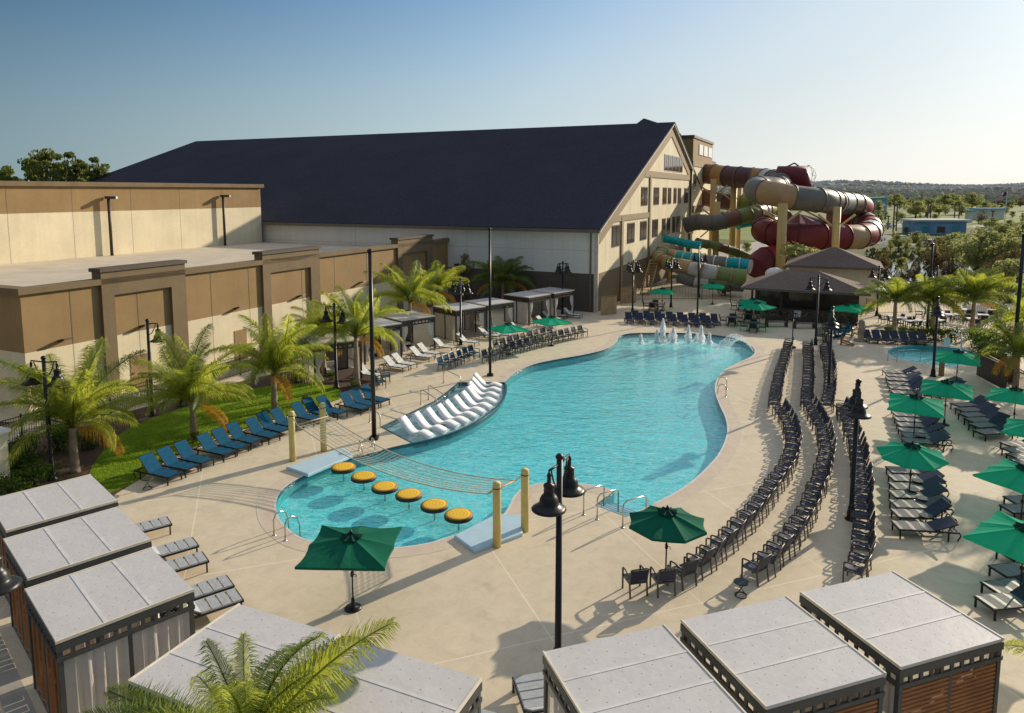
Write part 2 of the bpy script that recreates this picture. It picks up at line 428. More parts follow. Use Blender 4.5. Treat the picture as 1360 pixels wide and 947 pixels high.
def dup(root, loc, az, label, group=None, scale=None, name=None):
    if root.name not in KIDS: KIDS[root.name] = [(c, kids(c)) for c in kids(root)]
    r = root.copy(); col.objects.link(r); r.location = loc; r.rotation_euler = (0, 0, R(-az)); r['label'] = label
    if group: r['group'] = group
    if scale: r.scale = (scale,) * 3
    for ch, gs in KIDS[root.name]:
        c = ch.copy(); col.objects.link(c); c.parent = r
        for g in gs:
            d = g.copy(); col.objects.link(d); d.parent = c
    return r
def place(proto, loc, az, label, group=None, scale=None, used=set()):
    if proto.name not in used:
        used.add(proto.name); proto.location = loc; proto.rotation_euler = (0, 0, R(-az)); proto['label'] = label
        if group: proto['group'] = group
        if scale: proto.scale = (scale,) * 3
        return proto
    return dup(proto, loc, az, label, group, scale)
ONES = 'first second third fourth fifth sixth seventh eighth ninth tenth eleventh twelfth thirteenth fourteenth fifteenth sixteenth seventeenth eighteenth nineteenth twentieth'.split()
def nth(i, n=None):
    if i <= 20: return ONES[i - 1]
    return {20: 'twenty', 30: 'thirty', 40: 'forty'}[i // 10 * 10] + ('-' + ONES[i % 10 - 1] if i % 10 else 'th')
def azd(a): return (math.sin(R(a)), math.cos(R(a)))
def az_of(a, b): return math.degrees(math.atan2(b[0] - a[0], b[1] - a[1]))

# ------------------------------------------------------------------ pool outline
def spline(pts, sub=6, closed=True):
    out = []; n = len(pts)
    for i in range(n if closed else n - 1):
        p0, p1, p2, p3 = [pts[(i + k) % n] if closed else pts[min(max(i + k, 0), n - 1)] for k in (-1, 0, 1, 2)]
        for j in range(sub):
            t = j / sub
            out.append(tuple(.5 * (2 * p1[d] + (p2[d] - p0[d]) * t + (2 * p0[d] - 5 * p1[d] + 4 * p2[d] - p3[d]) * t * t + (3 * p1[d] - p0[d] - 3 * p2[d] + p3[d]) * t ** 3) for d in (0, 1)))
    if not closed: out.append(tuple(pts[-1]))
    return out
segA = [(548, 588), (520, 594), (492, 602), (463, 607)]
segB = [(432, 618), (405, 631), (385, 642), (371, 655), (366, 671), (370, 688), (382, 702), (402, 715), (440, 724), (485, 728), (530, 727), (570, 721), (604, 711),
        (640, 701), (664, 688), (677, 672), (684, 658), (700, 646), (738, 640), (778, 643), (816, 651)]
segC = [(790, 671), (832, 687)]
segD = [(868, 669), (892, 657), (918, 640), (941, 619), (957, 599), (966, 575), (964, 556), (956, 538), (950, 520), (952, 505), (962, 492), (980, 482), (997, 474),
        (1003, 466), (994, 457), (975, 449), (940, 444), (900, 442), (860, 442), (835, 443), (822, 447), (818, 455), (803, 464), (775, 471), (740, 477), (708, 484), (684, 495), (670, 508)]
ledge_arc = [(670, 508), (671, 521), (660, 539), (638, 556), (608, 571), (578, 581), (548, 588)]
W_ = lambda seg, z=0: [at(x, y, z) for x, y in seg]
oA = spline(W_(segA + segB), 5, False); oD = spline(W_(segD), 5, False); oL = spline(W_(ledge_arc), 4, False)
pool = oA + W_(segC) + oD + oL[1:-1]
notch = W_([(816, 651), (790, 671), (832, 687), (868, 669)])
ledge_back = spline(W_([(548, 588), (507, 567), (545, 549), (578, 533), (597, 519), (610, 508), (670, 508)]), 1, False)
ledge = ledge_back[:-1] + oL[:-1]
def inside(p, poly):
    c = False; n = len(poly)
    for i in range(n):
        a, b = poly[i], poly[i - 1]
        if (a[1] > p[1]) != (b[1] > p[1]) and p[0] < (b[0] - a[0]) * (p[1] - a[1]) / (b[1] - a[1]) + a[0]: c = not c
    return c
spa = [at(x, y) for x, y in [(1180, 466), (1192, 461), (1215, 459), (1245, 460), (1275, 463), (1295, 470), (1290, 480), (1262, 487), (1232, 483), (1205, 479), (1186, 474)]]
spa = spline(spa, 3)
def sheet(outer, holes, zf, name, mats, pts=(), kind='structure', pick=None):
    vs = [Vector(p[:2]) for p in outer]; loops = [list(range(len(outer)))]
    for h in holes:
        o = len(vs); vs += [Vector(p[:2]) for p in h]; loops.append(list(range(o, o + len(h))))
    vs += [Vector(p) for p in pts]
    edges = [(l[i], l[(i + 1) % len(l)]) for l in loops for i in range(len(l))]
    V, E_, Fc, *_ = delaunay_2d_cdt(vs, edges, [], 0, 1e-5)
    mb = MB(); keep = []
    for f in Fc:
        cx = sum(V[i].x for i in f) / len(f); cy = sum(V[i].y for i in f) / len(f)
        if inside((cx, cy), outer) and not any(inside((cx, cy), h) for h in holes): keep.append(f)
    mb.add([(v.x, v.y, zf(v.x, v.y) if callable(zf) else zf) for v in V], keep)
    o = mb.build(name, mats); tag(o, kind=kind); return o
deck_poly = [(-60, 2), (60, 2), (60, 62), (44, 82), (20, 96), (-2, 92), (-45, 78), (-60, 40)]
bigs = [(-4000, -60), (4000, -60), (4000, 6000), (-4000, 6000)]
inner = [(-40, 6), (50, 6), (42, 66), (-30, 66)]
sheet(bigs, [inner], -.03, 'ground', 'far_ground')
sheet(deck_poly, [pool, ledge, spa], 0.0, 'pool_deck', 'deck')
def depth(x, y):
    d = .30 + (57.5 - y) * .035
    d = max(.12, min(.55, d))
    lobe = inside((x, y), LOBE)
    return -(.52 if lobe else d)
LOBE = W_([(330, 560), (470, 600), (690, 650), (720, 720), (560, 780), (330, 740)])
gp = [(-12 + i * .7, 18 + j * .7) for i in range(40) for j in range(60)]
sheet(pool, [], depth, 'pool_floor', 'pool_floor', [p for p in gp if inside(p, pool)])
sheet(pool, [], -.07, 'pool_water', 'water')
sheet(ledge, [], -.22, 'ledge_floor', 'ledge_floor')
sheet(ledge, [], -.075, 'ledge_water', 'water')
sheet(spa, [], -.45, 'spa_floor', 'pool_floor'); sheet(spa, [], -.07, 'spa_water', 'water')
def ribbon(poly, w0, w1, z0, z1, closed=True):
    mb = MB(); n = len(poly); ns = []
    for i in range(n):
        a = poly[i - 1] if (closed or i) else poly[i]; b = poly[(i + 1) % n] if (closed or i < n - 1) else poly[i]
        d = Vector((b[0] - a[0], b[1] - a[1])).normalized(); ns.append(Vector((d.y, -d.x)))
    return ns
def area(p): return sum(p[i - 1][0] * p[i][1] - p[i][0] * p[i - 1][1] for i in range(len(p)))
def strip(poly, a, b, z, name, m_, closed=True, z2=None, kind='structure'):
    sg = 1 if area(poly) > 0 else -1
    ns = ribbon(poly, 0, 0, 0, 0, closed); n = len(poly); vs = []
    for p, nn in zip(poly, ns):
        vs.append((p[0] + nn.x * a * sg, p[1] + nn.y * a * sg, z)); vs.append((p[0] + nn.x * b * sg, p[1] + nn.y * b * sg, z if z2 is None else z2))
    fs = [(2 * i, 2 * i + 1, (2 * i + 3) % (2 * n), (2 * i + 2) % (2 * n)) for i in range(n if closed else n - 1)]
    mb = MB().add(vs, fs); o = mb.build(name, m_); tag(o, kind=kind); return o
def wall_strip(poly, z0, z1, name, m_, closed=True, inset=0.0):
    n = len(poly); sg = 1 if area(poly) > 0 else -1; ns = ribbon(poly, 0, 0, 0, 0, closed)
    vs = []
    for p, nn in zip(poly, ns):
        x = p[0] - nn.x * inset * sg; y = p[1] - nn.y * inset * sg; vs += [(x, y, z0), (x, y, z1)]
    fs = [(2 * i, (2 * i + 2) % (2 * n), (2 * i + 3) % (2 * n), 2 * i + 1) for i in range(n if closed else n - 1)]
    o = MB().add(vs, fs).build(name, m_); tag(o, kind='structure')
wall_strip(pool, -.80, -.001, 'pool_wall', 'pool_wall'); wall_strip(pool, -.16, -.002, 'pool_tile_band', 'pool_tile', inset=.006)
wall_strip(ledge, -.3, -.001, 'ledge_wall', 'pool_tile'); wall_strip(spa, -.5, -.001, 'spa_wall', 'pool_wall')
cop_open = oA[15:]
cop2 = oD[:-1]
def open_strip(pl, a, b, z, name, m_):
    # area sign of an open piece is taken from the closed pool outline
    ns = []; n = len(pl); vs = []
    sg = 1 if area(pool) > 0 else -1
    for i in range(n):
        p = pl[max(i - 1, 0)]; q = pl[min(i + 1, n - 1)]; d = Vector((q[0] - p[0], q[1] - p[1])).normalized(); nn = Vector((d.y, -d.x)) * sg
        vs += [(pl[i][0] + nn.x * a, pl[i][1] + nn.y * a, z), (pl[i][0] + nn.x * b, pl[i][1] + nn.y * b, z)]
    tag(MB().add(vs, [(2 * i, 2 * i + 1, 2 * i + 3, 2 * i + 2) for i in range(n - 1)]).build(name, m_), kind='structure')
for i, pl in enumerate((cop_open, cop2)):
    open_strip(pl, .05, .62, .004, 'coping_band', 'coping'); open_strip(pl, -.02, .06, .006, 'coping_edge', 'coping_edge')
    open_strip(pl, .62, .66, .006, 'coping_joint', 'joint_line')
tag(strip(ledge, -.02, .09, .006, 'ledge_border', 'pool_tile'), kind='structure')
strip(spa, 0, .3, .004, 'spa_coping', 'coping_edge')
# entry steps inside the notch
nA, nB, nC, nD = [Vector(p) for p in notch]
mb = MB()
for k in range(5):
    t0, t1 = k / 5, (k + 1) / 5
    a0 = nB.lerp(nA, t0); a1 = nB.lerp(nA, t1); b0 = nC.lerp(nD, t0); b1 = nC.lerp(nD, t1); z = -.10 - .10 * k
    mb.hexa([(a0.x, a0.y, -.75), (b0.x, b0.y, -.75), (b1.x, b1.y, -.75), (a1.x, a1.y, -.75), (a0.x, a0.y, z), (b0.x, b0.y, z), (b1.x, b1.y, z), (a1.x, a1.y, z)], 0)
    e0 = nB.lerp(nA, t0 + .13); f0 = nC.lerp(nD, t0 + .13)
    mb.add([(a0.x, a0.y, z + .004), (b0.x, b0.y, z + .004), (f0.x, f0.y, z + .004), (e0.x, e0.y, z + .004)], [(0, 1, 2, 3)], 1)
tag(mb.build('pool_steps', ['pad_blue', 'pool_tile']), kind='structure')

# ------------------------------------------------------------------ lawn, beds, walk
fence_px = [(0, 590), (165, 545), (235, 527), (345, 497), (420, 482)]
lawn = W_([(146, 655), (118, 632), (132, 606), (150, 585), (178, 566), (225, 548), (290, 528), (350, 514), (405, 510), (440, 513), (455, 522), (452, 530), (405, 545), (350, 562), (300, 578), (250, 597), (215, 616), (190, 634)])
lawn = spline(lawn, 2)
sheet(lawn, [], .012, 'lawn', 'lawn')
bed = W_([(-120, 720), (-120, 560), (0, 560), (90, 565), (165, 548), (240, 528), (345, 500), (430, 484), (500, 492), (505, 512), (462, 522), (440, 526), (405, 540), (350, 557), (300, 573), (262, 590), (240, 603), (205, 617), (180, 640), (148, 660), (60, 690)])
sheet(bed, [], .006, 'mulch_bed', 'mulch')
sheet([(-20, 23.3), (-9.3, 12.6), (-6, 9), (-22, 9)], [], .006, 'mulch_bed', 'mulch'); sheet([(-20, 23.4), (-19.3, 23.4), (-8.6, 12.7), (-9.2, 12.6)], [], .012, 'path', 'walk')
mb = MB()
lx = [p[0] for p in lawn]; ly = [p[1] for p in lawn]; cnt = 0
while cnt < 26000:
    x = rnd.uniform(min(lx), max(lx)); y = rnd.uniform(min(ly), max(ly))
    if not inside((x, y), lawn): continue
    cnt += 1; h = rnd.uniform(.03, .075); a = rnd.uniform(0, 6.28); w = .012; dx, dy = math.cos(a) * w, math.sin(a) * w; lx_, ly_ = rnd.uniform(-.03, .03), rnd.uniform(-.03, .03)
    mb.add([(x - dx, y - dy, .012), (x + dx, y + dy, .012), (x + lx_, y + ly_, .012 + h)], [(0, 1, 2)])
tag(mb.build('grass', 'grass_blade'), 'short green grass on the lawn under the palms', 'grass', kind='stuff')
tag(MB().add([G(16.0, -2, .008), G(13.6, -2, .008), G(13.6, -50, .008), G(16.0, -50, .008)], [(0, 1, 2, 3)]).build('path', 'walk'), kind='structure')
# ------------------------------------------------------------------ PARTS2
SKY_DUST, SKY_STR, SKY_K, SKY_FILL = 0.8, 0.15, 0.55, 0.50
# ------------------------------------------------------------------ hall with the big roof
T1 = lambda q: None
rt = thing('hotel_hall', 'large hall with steep dark navy shingle roof and cream gable full of windows', 'building', G(0, 0, 0))
HP = 93.0; Q2 = 63.6; EZ = 8.0; RQ = 31.6; RZ = 20.5
mb = MB().gbox(0, HP - .4, 0, .3, 3.7, EZ - .1, 0)                                         # long white wall
for p in [14, 28, 42]: mb.gbox(p, p + .04, -.004, 0, 3.7, EZ - .1, 1)
for z in (5.9,): mb.gbox(0, HP - .4, -.004, 0, z, z + .03, 1)
mb.build('long_wall', ['wall_white', 'joint_lt'], rt, world=True)
MB().gbox(0, HP - .4, .02, .3, 0, 3.7).build('base_wall', 'wall_dark', rt, world=True)
# gable wall: cream field with panel joints
mb = MB()
prof = [(0.3, 3.7), (Q2, 3.7), (Q2, EZ - .1), (RQ, RZ - .15), (0.3, EZ - .1)]
mb.add([G(0, q, z) for q, z in prof] + [G(.3, q, z) for q, z in prof], [tuple(range(5)), tuple(range(5, 10))[::-1]] + [(i, i + 5, (i + 1) % 5 + 5, (i + 1) % 5) for i in range(5)], 0)
for q in [2.6, 5.6, 11.6, 14.8, 17.5, 25, 30, 35.5, 41]:
    zt = EZ + (RZ - EZ) * min(q, RQ * 2 - q) / RQ - 1.2
    mb.gbox(-.005, 0, q, q + .05, 3.7, zt, 1)
mb.build('gable_wall', ['wall_cream', 'joint_lt'], rt, world=True)
MB().gbox(0.01, .3, 0.3, Q2, 0, 3.7).build('gable_base', 'wall_taupe', rt, world=True)
def band(q0, z0, q1, z1, w, name='trim_band', out=.10, m_='trim_tan'):
    a = Vector((q0, z0)); b = Vector((q1, z1)); d = (b - a).normalized(); n = Vector((-d.y, d.x)) * w
    P = [a, b, b - n, a - n]
    mb = MB().add([G(0, p.x, p.y) for p in P] + [G(-out, p.x, p.y) for p in P], [(4, 5, 6, 7), (0, 4, 5, 1), (1, 5, 6, 2), (2, 6, 7, 3), (3, 7, 4, 0)])
    return mb.build(name, m_, rt, world=True)
sl = (RZ - EZ) / RQ
band(0.0, EZ - .3, RQ, RZ - .3, 1.25); band(RQ, RZ - .3, 50, RZ - .3 - sl * 18.4, 1.25, out=.102)
band(-.5, EZ - .02, RQ, RZ + .16, .30, 'rake_board', .42, 'rake'); band(RQ, RZ + .16, 46, RZ + .16 - sl * 14.4, .30, 'rake_board', .422, 'rake')
band(3.2, 9.1, 20.0, 9.1, .62, out=.12); band(17.5, 14.0, 46, 14.0, .75, out=.12)
for q in (7.9, 19.9): 
    MB().gbox(-.16, -.01, q, q + .7, 0, 9.0 if q < 10 else 13.5).build('pilaster', 'trim_tan', rt, world=True)
MB().gbox(-.1, 0.29, -.005, .25, 0, EZ - .3).build('corner_board', 'rake', rt, world=True)
def window(x0, x1, z0, z1, n=2, white=False):
    q0 = online(C0, U, x0, 300)[0]; q1 = online(C0, U, x1, 300)[0]
    f = MB().gbox(-.05, -.002, q0, q1, z0, z1).build('window', 'win_frame' if white else 'trim_dark', rt, world=True)
    w = (q1 - q0) / n; g = MB()
    for i in range(n): g.gbox(-.075, -.052, q0 + w * i + .1, q0 + w * (i + 1) - .05, z0 + .1, z1 - .1)
    g.build('pane', 'glass_dark', f, world=True)
def fixw(o): pass
for a, b in [(812.5, 823), (833, 842.5), (850, 858.5), (866, 873.5)]: window(a, b, 5.9, 8.15)
for a, b in [(879, 883.5), (885.5, 889.5), (892.5, 896.5), (898, 902.5)]: window(a, b, 5.9, 8.1, 1)
for a, b in [(850.5, 858.8), (867, 874), (907.5, 912.5)]: window(a, b, 9.9, 12.1)
for a, b in [(879, 884), (886, 890), (893.5, 897), (899, 903)]: window(a, b, 9.9, 12.1, 1)
for a, b in [(880, 884.6), (885.2, 890), (890.6, 894.6), (895.2, 899.2), (899.8, 904)]: window(a, b, 14.2, 16.4, 2, True)
# roof: front slope, back slope, hip
mb = MB(); e = .9; e2 = -.45; RP = 86.7; z0 = EZ - .16
A = [G(e2, -.5, z0), G(HP, -.5, z0), G(RP, RQ, RZ), G(e2, RQ, RZ)]
B = [G(e2, RQ, RZ), G(RP, RQ, RZ), G(HP, Q2 + .5, z0), G(e2, Q2 + .5, z0)]
C_ = [G(HP, -.5, z0), G(HP, Q2 + .5, z0), G(RP, RQ, RZ)]
def slab(mb, P, t=.22):
    n = len(P); up = [(p[0], p[1], p[2] + t) for p in P]
    mb.add(list(P) + up, [tuple(range(n))[::-1], tuple(range(n, 2 * n))] + [(i, (i + 1) % n, n + (i + 1) % n, n + i) for i in range(n)])
for P in (A, B, C_): slab(mb, P)
mb.build('roof', 'roof_navy', rt, world=True)
MB().gbox(-.4, HP - .4, -.62, -.5, EZ - .35, EZ - .02).build('gutter', 'fascia', rt, world=True)
MB().gbox(.55, .7, -.14, -.01, 0, EZ - .3).build('downspout', 'fascia', rt, world=True)
MB().gbox(-.26, -.12, 45.2, 45.35, 0, 15).build('downspout', 'black_metal', rt, world=True)
for px_, z in ((608, 3.9), (644, 3.95)):
    p = online(C0, L, px_, 360)[0]; MB().gbox(p - .25, p + .25, -.3, -.01, z, z + .16).build('wall_light', 'black_metal', rt, world=True)
# stair tower with the sign panels
tw = thing('slide_tower', 'brown topped square tower where the water slides start, behind the gable', 'building', G(0, 45, 0))
mb = MB(); mb.gbox(-.35, 2.6, 45.4, 63.3, 0, 15.6, 0); mb.build('wall', 'wall_cream', tw, world=True)
MB().gbox(-.38, 2.62, 45.38, 63.4, 15.6, 19.6).build('upper_wall', 'wall_brown', tw, world=True)
MB().gbox(2.4, 8, 45.37, 50, 9, 20.6).build('side_wall', 'roof_navy', tw, world=True)
MB().gbox(-.55, 2.75, 45.2, 63.6, 19.6, 20.0).build('cornice', 'trim_dark', tw, world=True)
MB().gbox(-.46, -.385, 45.42, 63.38, 15.4, 16.2).build('trim_band', 'trim_tan', tw, world=True)
MB().gbox(-.46, -.36, 46, 63.2, 8.3, 9.4).build('trim_band', 'wall_taupe', tw, world=True)
for q0, q1 in ((50, 53.4), (54.2, 57.8), (58.6, 62.2)):
    MB().gbox(-.5, -.4, q0, q1, 17.3, 18.9).build('sign_panel', 'white_paint', tw, world=True)
for q0, q1, z in ((46.2, 48.6, 11.6), (56.5, 58.8, 5.2)):
    MB().gbox(-.42, -.36, q0, q1, z, z + 2.6).build('window', 'glass_dark', tw, world=True)
# far roof seen over the ridge
rr = thing('hotel_wing', 'small dark pyramid roof just showing over the long ridge', 'building', G(9, 80, 0))
ap = at_d(855, 157, 150); MB().gbox(4, 30, 74, 96, 0, 18).build('wall', 'wall_taupe', rr, world=True)
za = at_d(838, 166, 150); zb = at_d(880, 166, 150)
mb = MB(); mb.add([(za[0], 146, za[2] - .8), (zb[0] + 1, 146, zb[2] - .8), (zb[0] + 1, 156, zb[2] - .8), (za[0], 156, za[2] - .8), ap], [(0, 1, 4), (1, 2, 4), (2, 3, 4), (3, 0, 4), (3, 2, 1, 0)])
mb.build('roof', 'roof_navy', rr, world=True)
# ------------------------------------------------------------------ low building
PW = 16.28
lb = thing('service_building', 'long low building with brown upper walls, cream base and raised brown portals', 'building', G(PW, -43.1, 0))
mb = MB().gbox(PW, 41, -43.1, -.02, 0, 3.4, 0)
for q in (-40.6, -36.6, -31.2, -27.9, -22.5, -18.6, -14.2, -5.5): mb.gbox(PW - .006, PW, q, q + .05, 0, 3.4, 1)
mb.build('lower_wall', ['wall_cream', 'joint_lt'], lb, world=True)
mb = MB().gbox(PW + .01, PW + .4, -43.1, -.02, 3.4, 6.4, 0).gbox(PW + .4, 41, -43.09, -42.7, 3.4, 6.4, 0)
for q in (-40.6, -36.6, -31.2, -27.9, -22.5, -18.6, -14.2, -5.5): mb.gbox(PW, PW + .01, q, q + .05, 3.4, 6.3, 1)
mb.build('upper_wall', ['wall_brown', 'joint'], lb, world=True)
MB().gbox(PW - .2, PW + .5, -43.3, -.03, 6.4, 6.72).gbox(PW + .5, 41, -43.31, -42.6, 6.4, 6.72).build('cornice', 'wall_taupe', lb, world=True)
MB().gbox(PW + .4, 41, -42.7, -.03, 5.4, 5.62).build('roof', 'roof_cream', lb, world=True)
for q0, q1 in ((-38.9, -33.3), (-26.7, -20.6), (-9.6, -3.4)):
    o = .2
    mb = MB(); mb.gbox(PW - o, PW + .55, q0, q0 + .75, 0, 5.75); mb.gbox(PW - o, PW + .55, q1 - 1.05, q1, 0, 5.75); mb.gbox(PW - o, PW + .55, q0, q1, 5.752, 7.1)
    pt = mb.build('portal', 'wall_taupe', lb, world=True)
    MB().gbox(PW - o - .1, PW + .65, q0 - .1, q1 + .1, 7.1, 7.3).build('cap', 'trim_dark', pt, world=True)
for q0, q1, z in ((-37.3, -35.9, 2.0), (-29.4, -28.3, 2.1), (-17, -15.8, 2.1)):
    d = MB().gbox(PW - .03, PW - .007, q0, q1, 0.0, z).build('door', 'wall_brown', lb, world=True)
    MB().gbox(PW - .09, PW - .031, q0 + .1, q0 + .22, .95, 1.05).build('handle', 'steel', d, world=True)
for x, y in ((82, 453), (189, 434), (314, 410), (397, 394), (478, 376), (549, 362)):
    q, z = online((C0[0] + PW * L[0], C0[1] + PW * L[1]), U, x, y)
    mb = MB(); mb.bar(G(PW - .02, q, z + .05), G(PW - .5, q, z + .16), .42, .10); mb.build('wall_light', 'bronze', lb, world=True)
# ------------------------------------------------------------------ upper building
ub = thing('rear_hall', 'tall flat-roofed hall with brown top band and cream panels behind the low roof', 'building', G(41.03, -60, 0))
mb = MB().gbox(41.03, 66, -70, -.6, 0, 9.74, 0)
qs = [-63, -57, -51, -45, -39.2, -33.6, -28.9, -23.4, -17.6, -12, -6.4]
for q in qs: mb.gbox(41.024, 41.03, q, q + .05, 5.6, 9.74, 1)
mb.build('lower_wall', ['wall_cream', 'joint_lt'], ub, world=True)
mb = MB().gbox(41.02, 66, -70, -.59, 9.74, 12.0, 0)
for q in qs: mb.gbox(41.014, 41.02, q, q + .05, 9.74, 12, 1)
mb.build('upper_wall', ['wall_brown', 'joint'], ub, world=True)
MB().gbox(40.7, 66.3, -70.3, -.3, 12.0, 12.4).build('cornice', 'wall_taupe', ub, world=True)
for x, y0, y1 in ((149, 342, 262), (299, 324, 260)):
    o3 = (C0[0] + 40.6 * L[0], C0[1] + 40.6 * L[1]); q = online(o3, U, x, y0)[0]; zt = online(o3, U, x, y1)[1]
    b = G(40.6, q, 5.6)
    pl = thing('flood_light_pole', ('bronze floodlight mast on the left of the cream flat roof' if x < 200 else 'bronze floodlight mast on the right of the cream flat roof'), 'light pole', b, group='floodlight masts on the flat roof')
    MB().tube([(0, 0, 0), (0, 0, zt - 5.6)], .14, 8).build('pole', 'bronze', pl)
    h = MB(); h.box(-.25, .75, -.2, .2, zt - 5.75, zt - 5.5); hd = h.build('lamp_head', 'bronze', pl)
    MB().box(.76, .78, -.12, .12, zt - 5.74, zt - 5.52).build('lens', 'lamp_white', hd)
# cream shed at the left edge
sh = thing('pump_shed', 'small cream box shed with flat pale roof at the left edge', 'shed', (*at(22, 659), 0), 24)
MB().box(-3.6, -.1, -2.3, -.1, 0, 2.55).build('wall', 'cream_panel', sh); MB().box(-3.7, 0, -2.4, 0, 2.552, 2.66).build('roof', 'white_paint', sh)
# ------------------------------------------------------------------ bar huts
FX = lambda x, y, z: online(C0, U, x, y)
ha = at(983, 380, 2.9)
def loc_pq(p):
    dx, dy = p[0] - C0[0], p[1] - C0[1]; return dx * L[0] + dy * L[1], dx * U[0] + dy * U[1]
def hut(name, label, x0y0, x1y1, ez, rz, depth_, ridge, cat):
    pl, q = loc_pq(at(*x0y0, ez)); pr, q2 = loc_pq(at(*x1y1, ez)); q = (q + q2) / 2
    r = thing(name, label, cat, G((pl + pr) / 2, q, 0))
    a, b = min(pl, pr), max(pl, pr); m_ = q + depth_ / 2; ra, rb = ridge
    E4 = [G(a, q, ez), G(b, q, ez), G(b, q + depth_, ez), G(a, q + depth_, ez)]; R2 = [G(a + ra, m_, rz), G(b - rb, m_, rz)]
    mb = MB(); mb.add(E4 + R2, [(0, 1, 5, 4), (1, 2, 5), (2, 3, 4, 5), (3, 0, 4)]); mb.build('roof', 'roof_hut', r, world=True)
    fb = MB()
    for i in range(4):
        p0, p1 = E4[i], E4[(i + 1) % 4]; fb.bar((p0[0], p0[1], ez - .1), (p1[0], p1[1], ez - .1), .12, .2)
    fb.build('fascia', 'fascia', r, world=True)
    return r, a, b, q, m_
r, a, b, q, m_ = hut('bar_hut', 'open-sided pool bar with brown shingle hip roof and stone counter', (985, 381), (1156, 391), 2.9, 4.35, 6.6, (4.2, 3.6), 'bar')
mb = MB(); mb.gbox(a + .9, b - .9, q + 3.2, q + 5.9, 0, 2.85); mb.build('back_wall', 'wall_dark', r, world=True)
mb = MB(); mb.gbox(a + 1.0, b - 1.6, q + 1.0, q + 1.3, 0, 1.05); mb.build('counter_front', 'stone_clad', r, world=True)
MB().gbox(a + .8, b - 1.4, q + .75, q + 1.6, 1.052, 1.13).build('counter_top', 'wood_dark', r, world=True)
for p in (a + .9, a + 4.0, a + 7.1, b - .9): MB().gbox(p - .09, p + .09, q + .6, q + .78, 0, 2.8).build('post', 'wood_dark', r, world=True)
for p0, p1 in ((a + 1.6, a + 3.5), (a + 4.5, a + 6.6), (a + 7.4, b - 1.4)):
    MB().gbox(p0, p1, q + 3.1, q + 3.19, 1.5, 2.3).build('screen', 'glass_dark', r, world=True)
MB().gbox(a + 5.4, a + 6.0, q + .9, q + .99, .3, .95).build('menu_board', 'white_paint', r, world=True)
for k in range(12):
    p = a + 1.5 + k * .62; f = at
    st = thing('bar_stool', f'dark bar stool at the stone bar counter, {nth(12 - k)} from the left under the roof', 'bar stool', G(p, q + .35, 0), -24.5, 'bar stools at the stone counter')
    MB().lathe([(.17, .72), (.19, .75), (.17, .78)], 10).build('seat', 'sling_black', st)
    mb = MB()
    for sx, sy in ((-1, -1), (1, -1), (1, 1), (-1, 1)): mb.bar((sx * .12, sy * .12, .72), (sx * .2, sy * .2, 0), .03)
    mb.tube([(.17, .17, .25), (-.17, .17, .25), (-.17, -.17, .25), (.17, -.17, .25)], .012, 5, close=True); mb.build('frame', 'black_metal', st)
pl, q9 = loc_pq(at(1043, 352, 4.2)); pr, q10 = loc_pq(at(1174, 357, 4.2)); 
r, a, b, q, m_ = hut('rear_hut', 'cream walled hut with brown hip roof behind the pool bar', (1043, 352), (1174, 357), 4.2, 5.85, 8.0, (4.2, 4.2), 'hut')
MB().gbox(a + .5, b - .5, q + .5, q + 7.5, 0, 4.1).build('wall', 'wall_cream', r, world=True)
tk = at_d(1030, 356, 74)
mb = MB().lathe([(1.0, 0), (1.0, 3.15), (.85, 3.4), (.5, 3.62), (0, 3.7)], 20); o = mb.build('water_tank', 'white_paint', None, (tk[0], 74, 0)); tag(o, 'round white tank with domed lid behind the bar roof', 'tank')
# ------------------------------------------------------------------ water slides
def slide(label, pts, r, segs, rim='s_grey', n=16, group='big coloured water slides', wts=None):
    P = [Vector(at_d(*p[:3])) for p in pts]
    # catmull
    Q = []
    for i in range(len(P) - 1):
        p0, p1, p2, p3 = P[max(i - 1, 0)], P[i], P[i + 1], P[min(i + 2, len(P) - 1)]
        for j in range(10):
            t = j / 10; Q.append(.5 * (2 * p1 + (p2 - p0) * t + (2 * p0 - 5 * p1 + 4 * p2 - p3) * t * t + (3 * p1 - p0 - 3 * p2 + p3) * t ** 3))
    Q.append(P[-1])
    root = thing('water_slide', label, 'water slide', (Q[0].x, Q[0].y, 0), 0, group)
    cum = [0]
    for i in range(len(Q) - 1): cum.append(cum[-1] + (Q[i + 1] - Q[i]).length)
    tot = cum[-1]; ns = len(segs); wts = wts or [1] * ns; cw = [sum(wts[:k]) / sum(wts) for k in range(ns + 1)]; idx = [min(range(len(Q)), key=lambda i: abs(cum[i] - tot * cw[k])) for k in range(ns + 1)]
    for k in range(ns):
        a, b = idx[k], idx[k + 1]
        if b <= a: continue
        pr = Q[max(a - 1, 0)]; 
        MB().tube(Q[a:b + 1], r, n, 0, caps=False).build('tube_section', segs[k], root, world=True)
        d = (Q[min(a + 1, len(Q) - 1)] - Q[max(a - 1, 0)]).normalized()
        MB().tube([Q[a] - d * .07, Q[a] + d * .07], r * 1.07, n, 0).build('flange', rim, root, world=True)
    d = (Q[-1] - Q[-2]).normalized(); MB().tube([Q[-1], Q[-1] + d * .1], r * 1.05, n).build('flange', rim, root, world=True)
    return root
slide('topmost brown and plum tube slide leaving the tower', [(922, 231, 121), (940, 231, 118), (965, 234, 115), (990, 236, 112), (1012, 238, 110), (1030, 241, 106), (1036, 247, 100)], 1.62,
      ['s_brown', 's_brown', 's_orange', 's_plum', 's_plum', 's_orange', 's_white', 's_grey', 's_brown', 's_grey'])
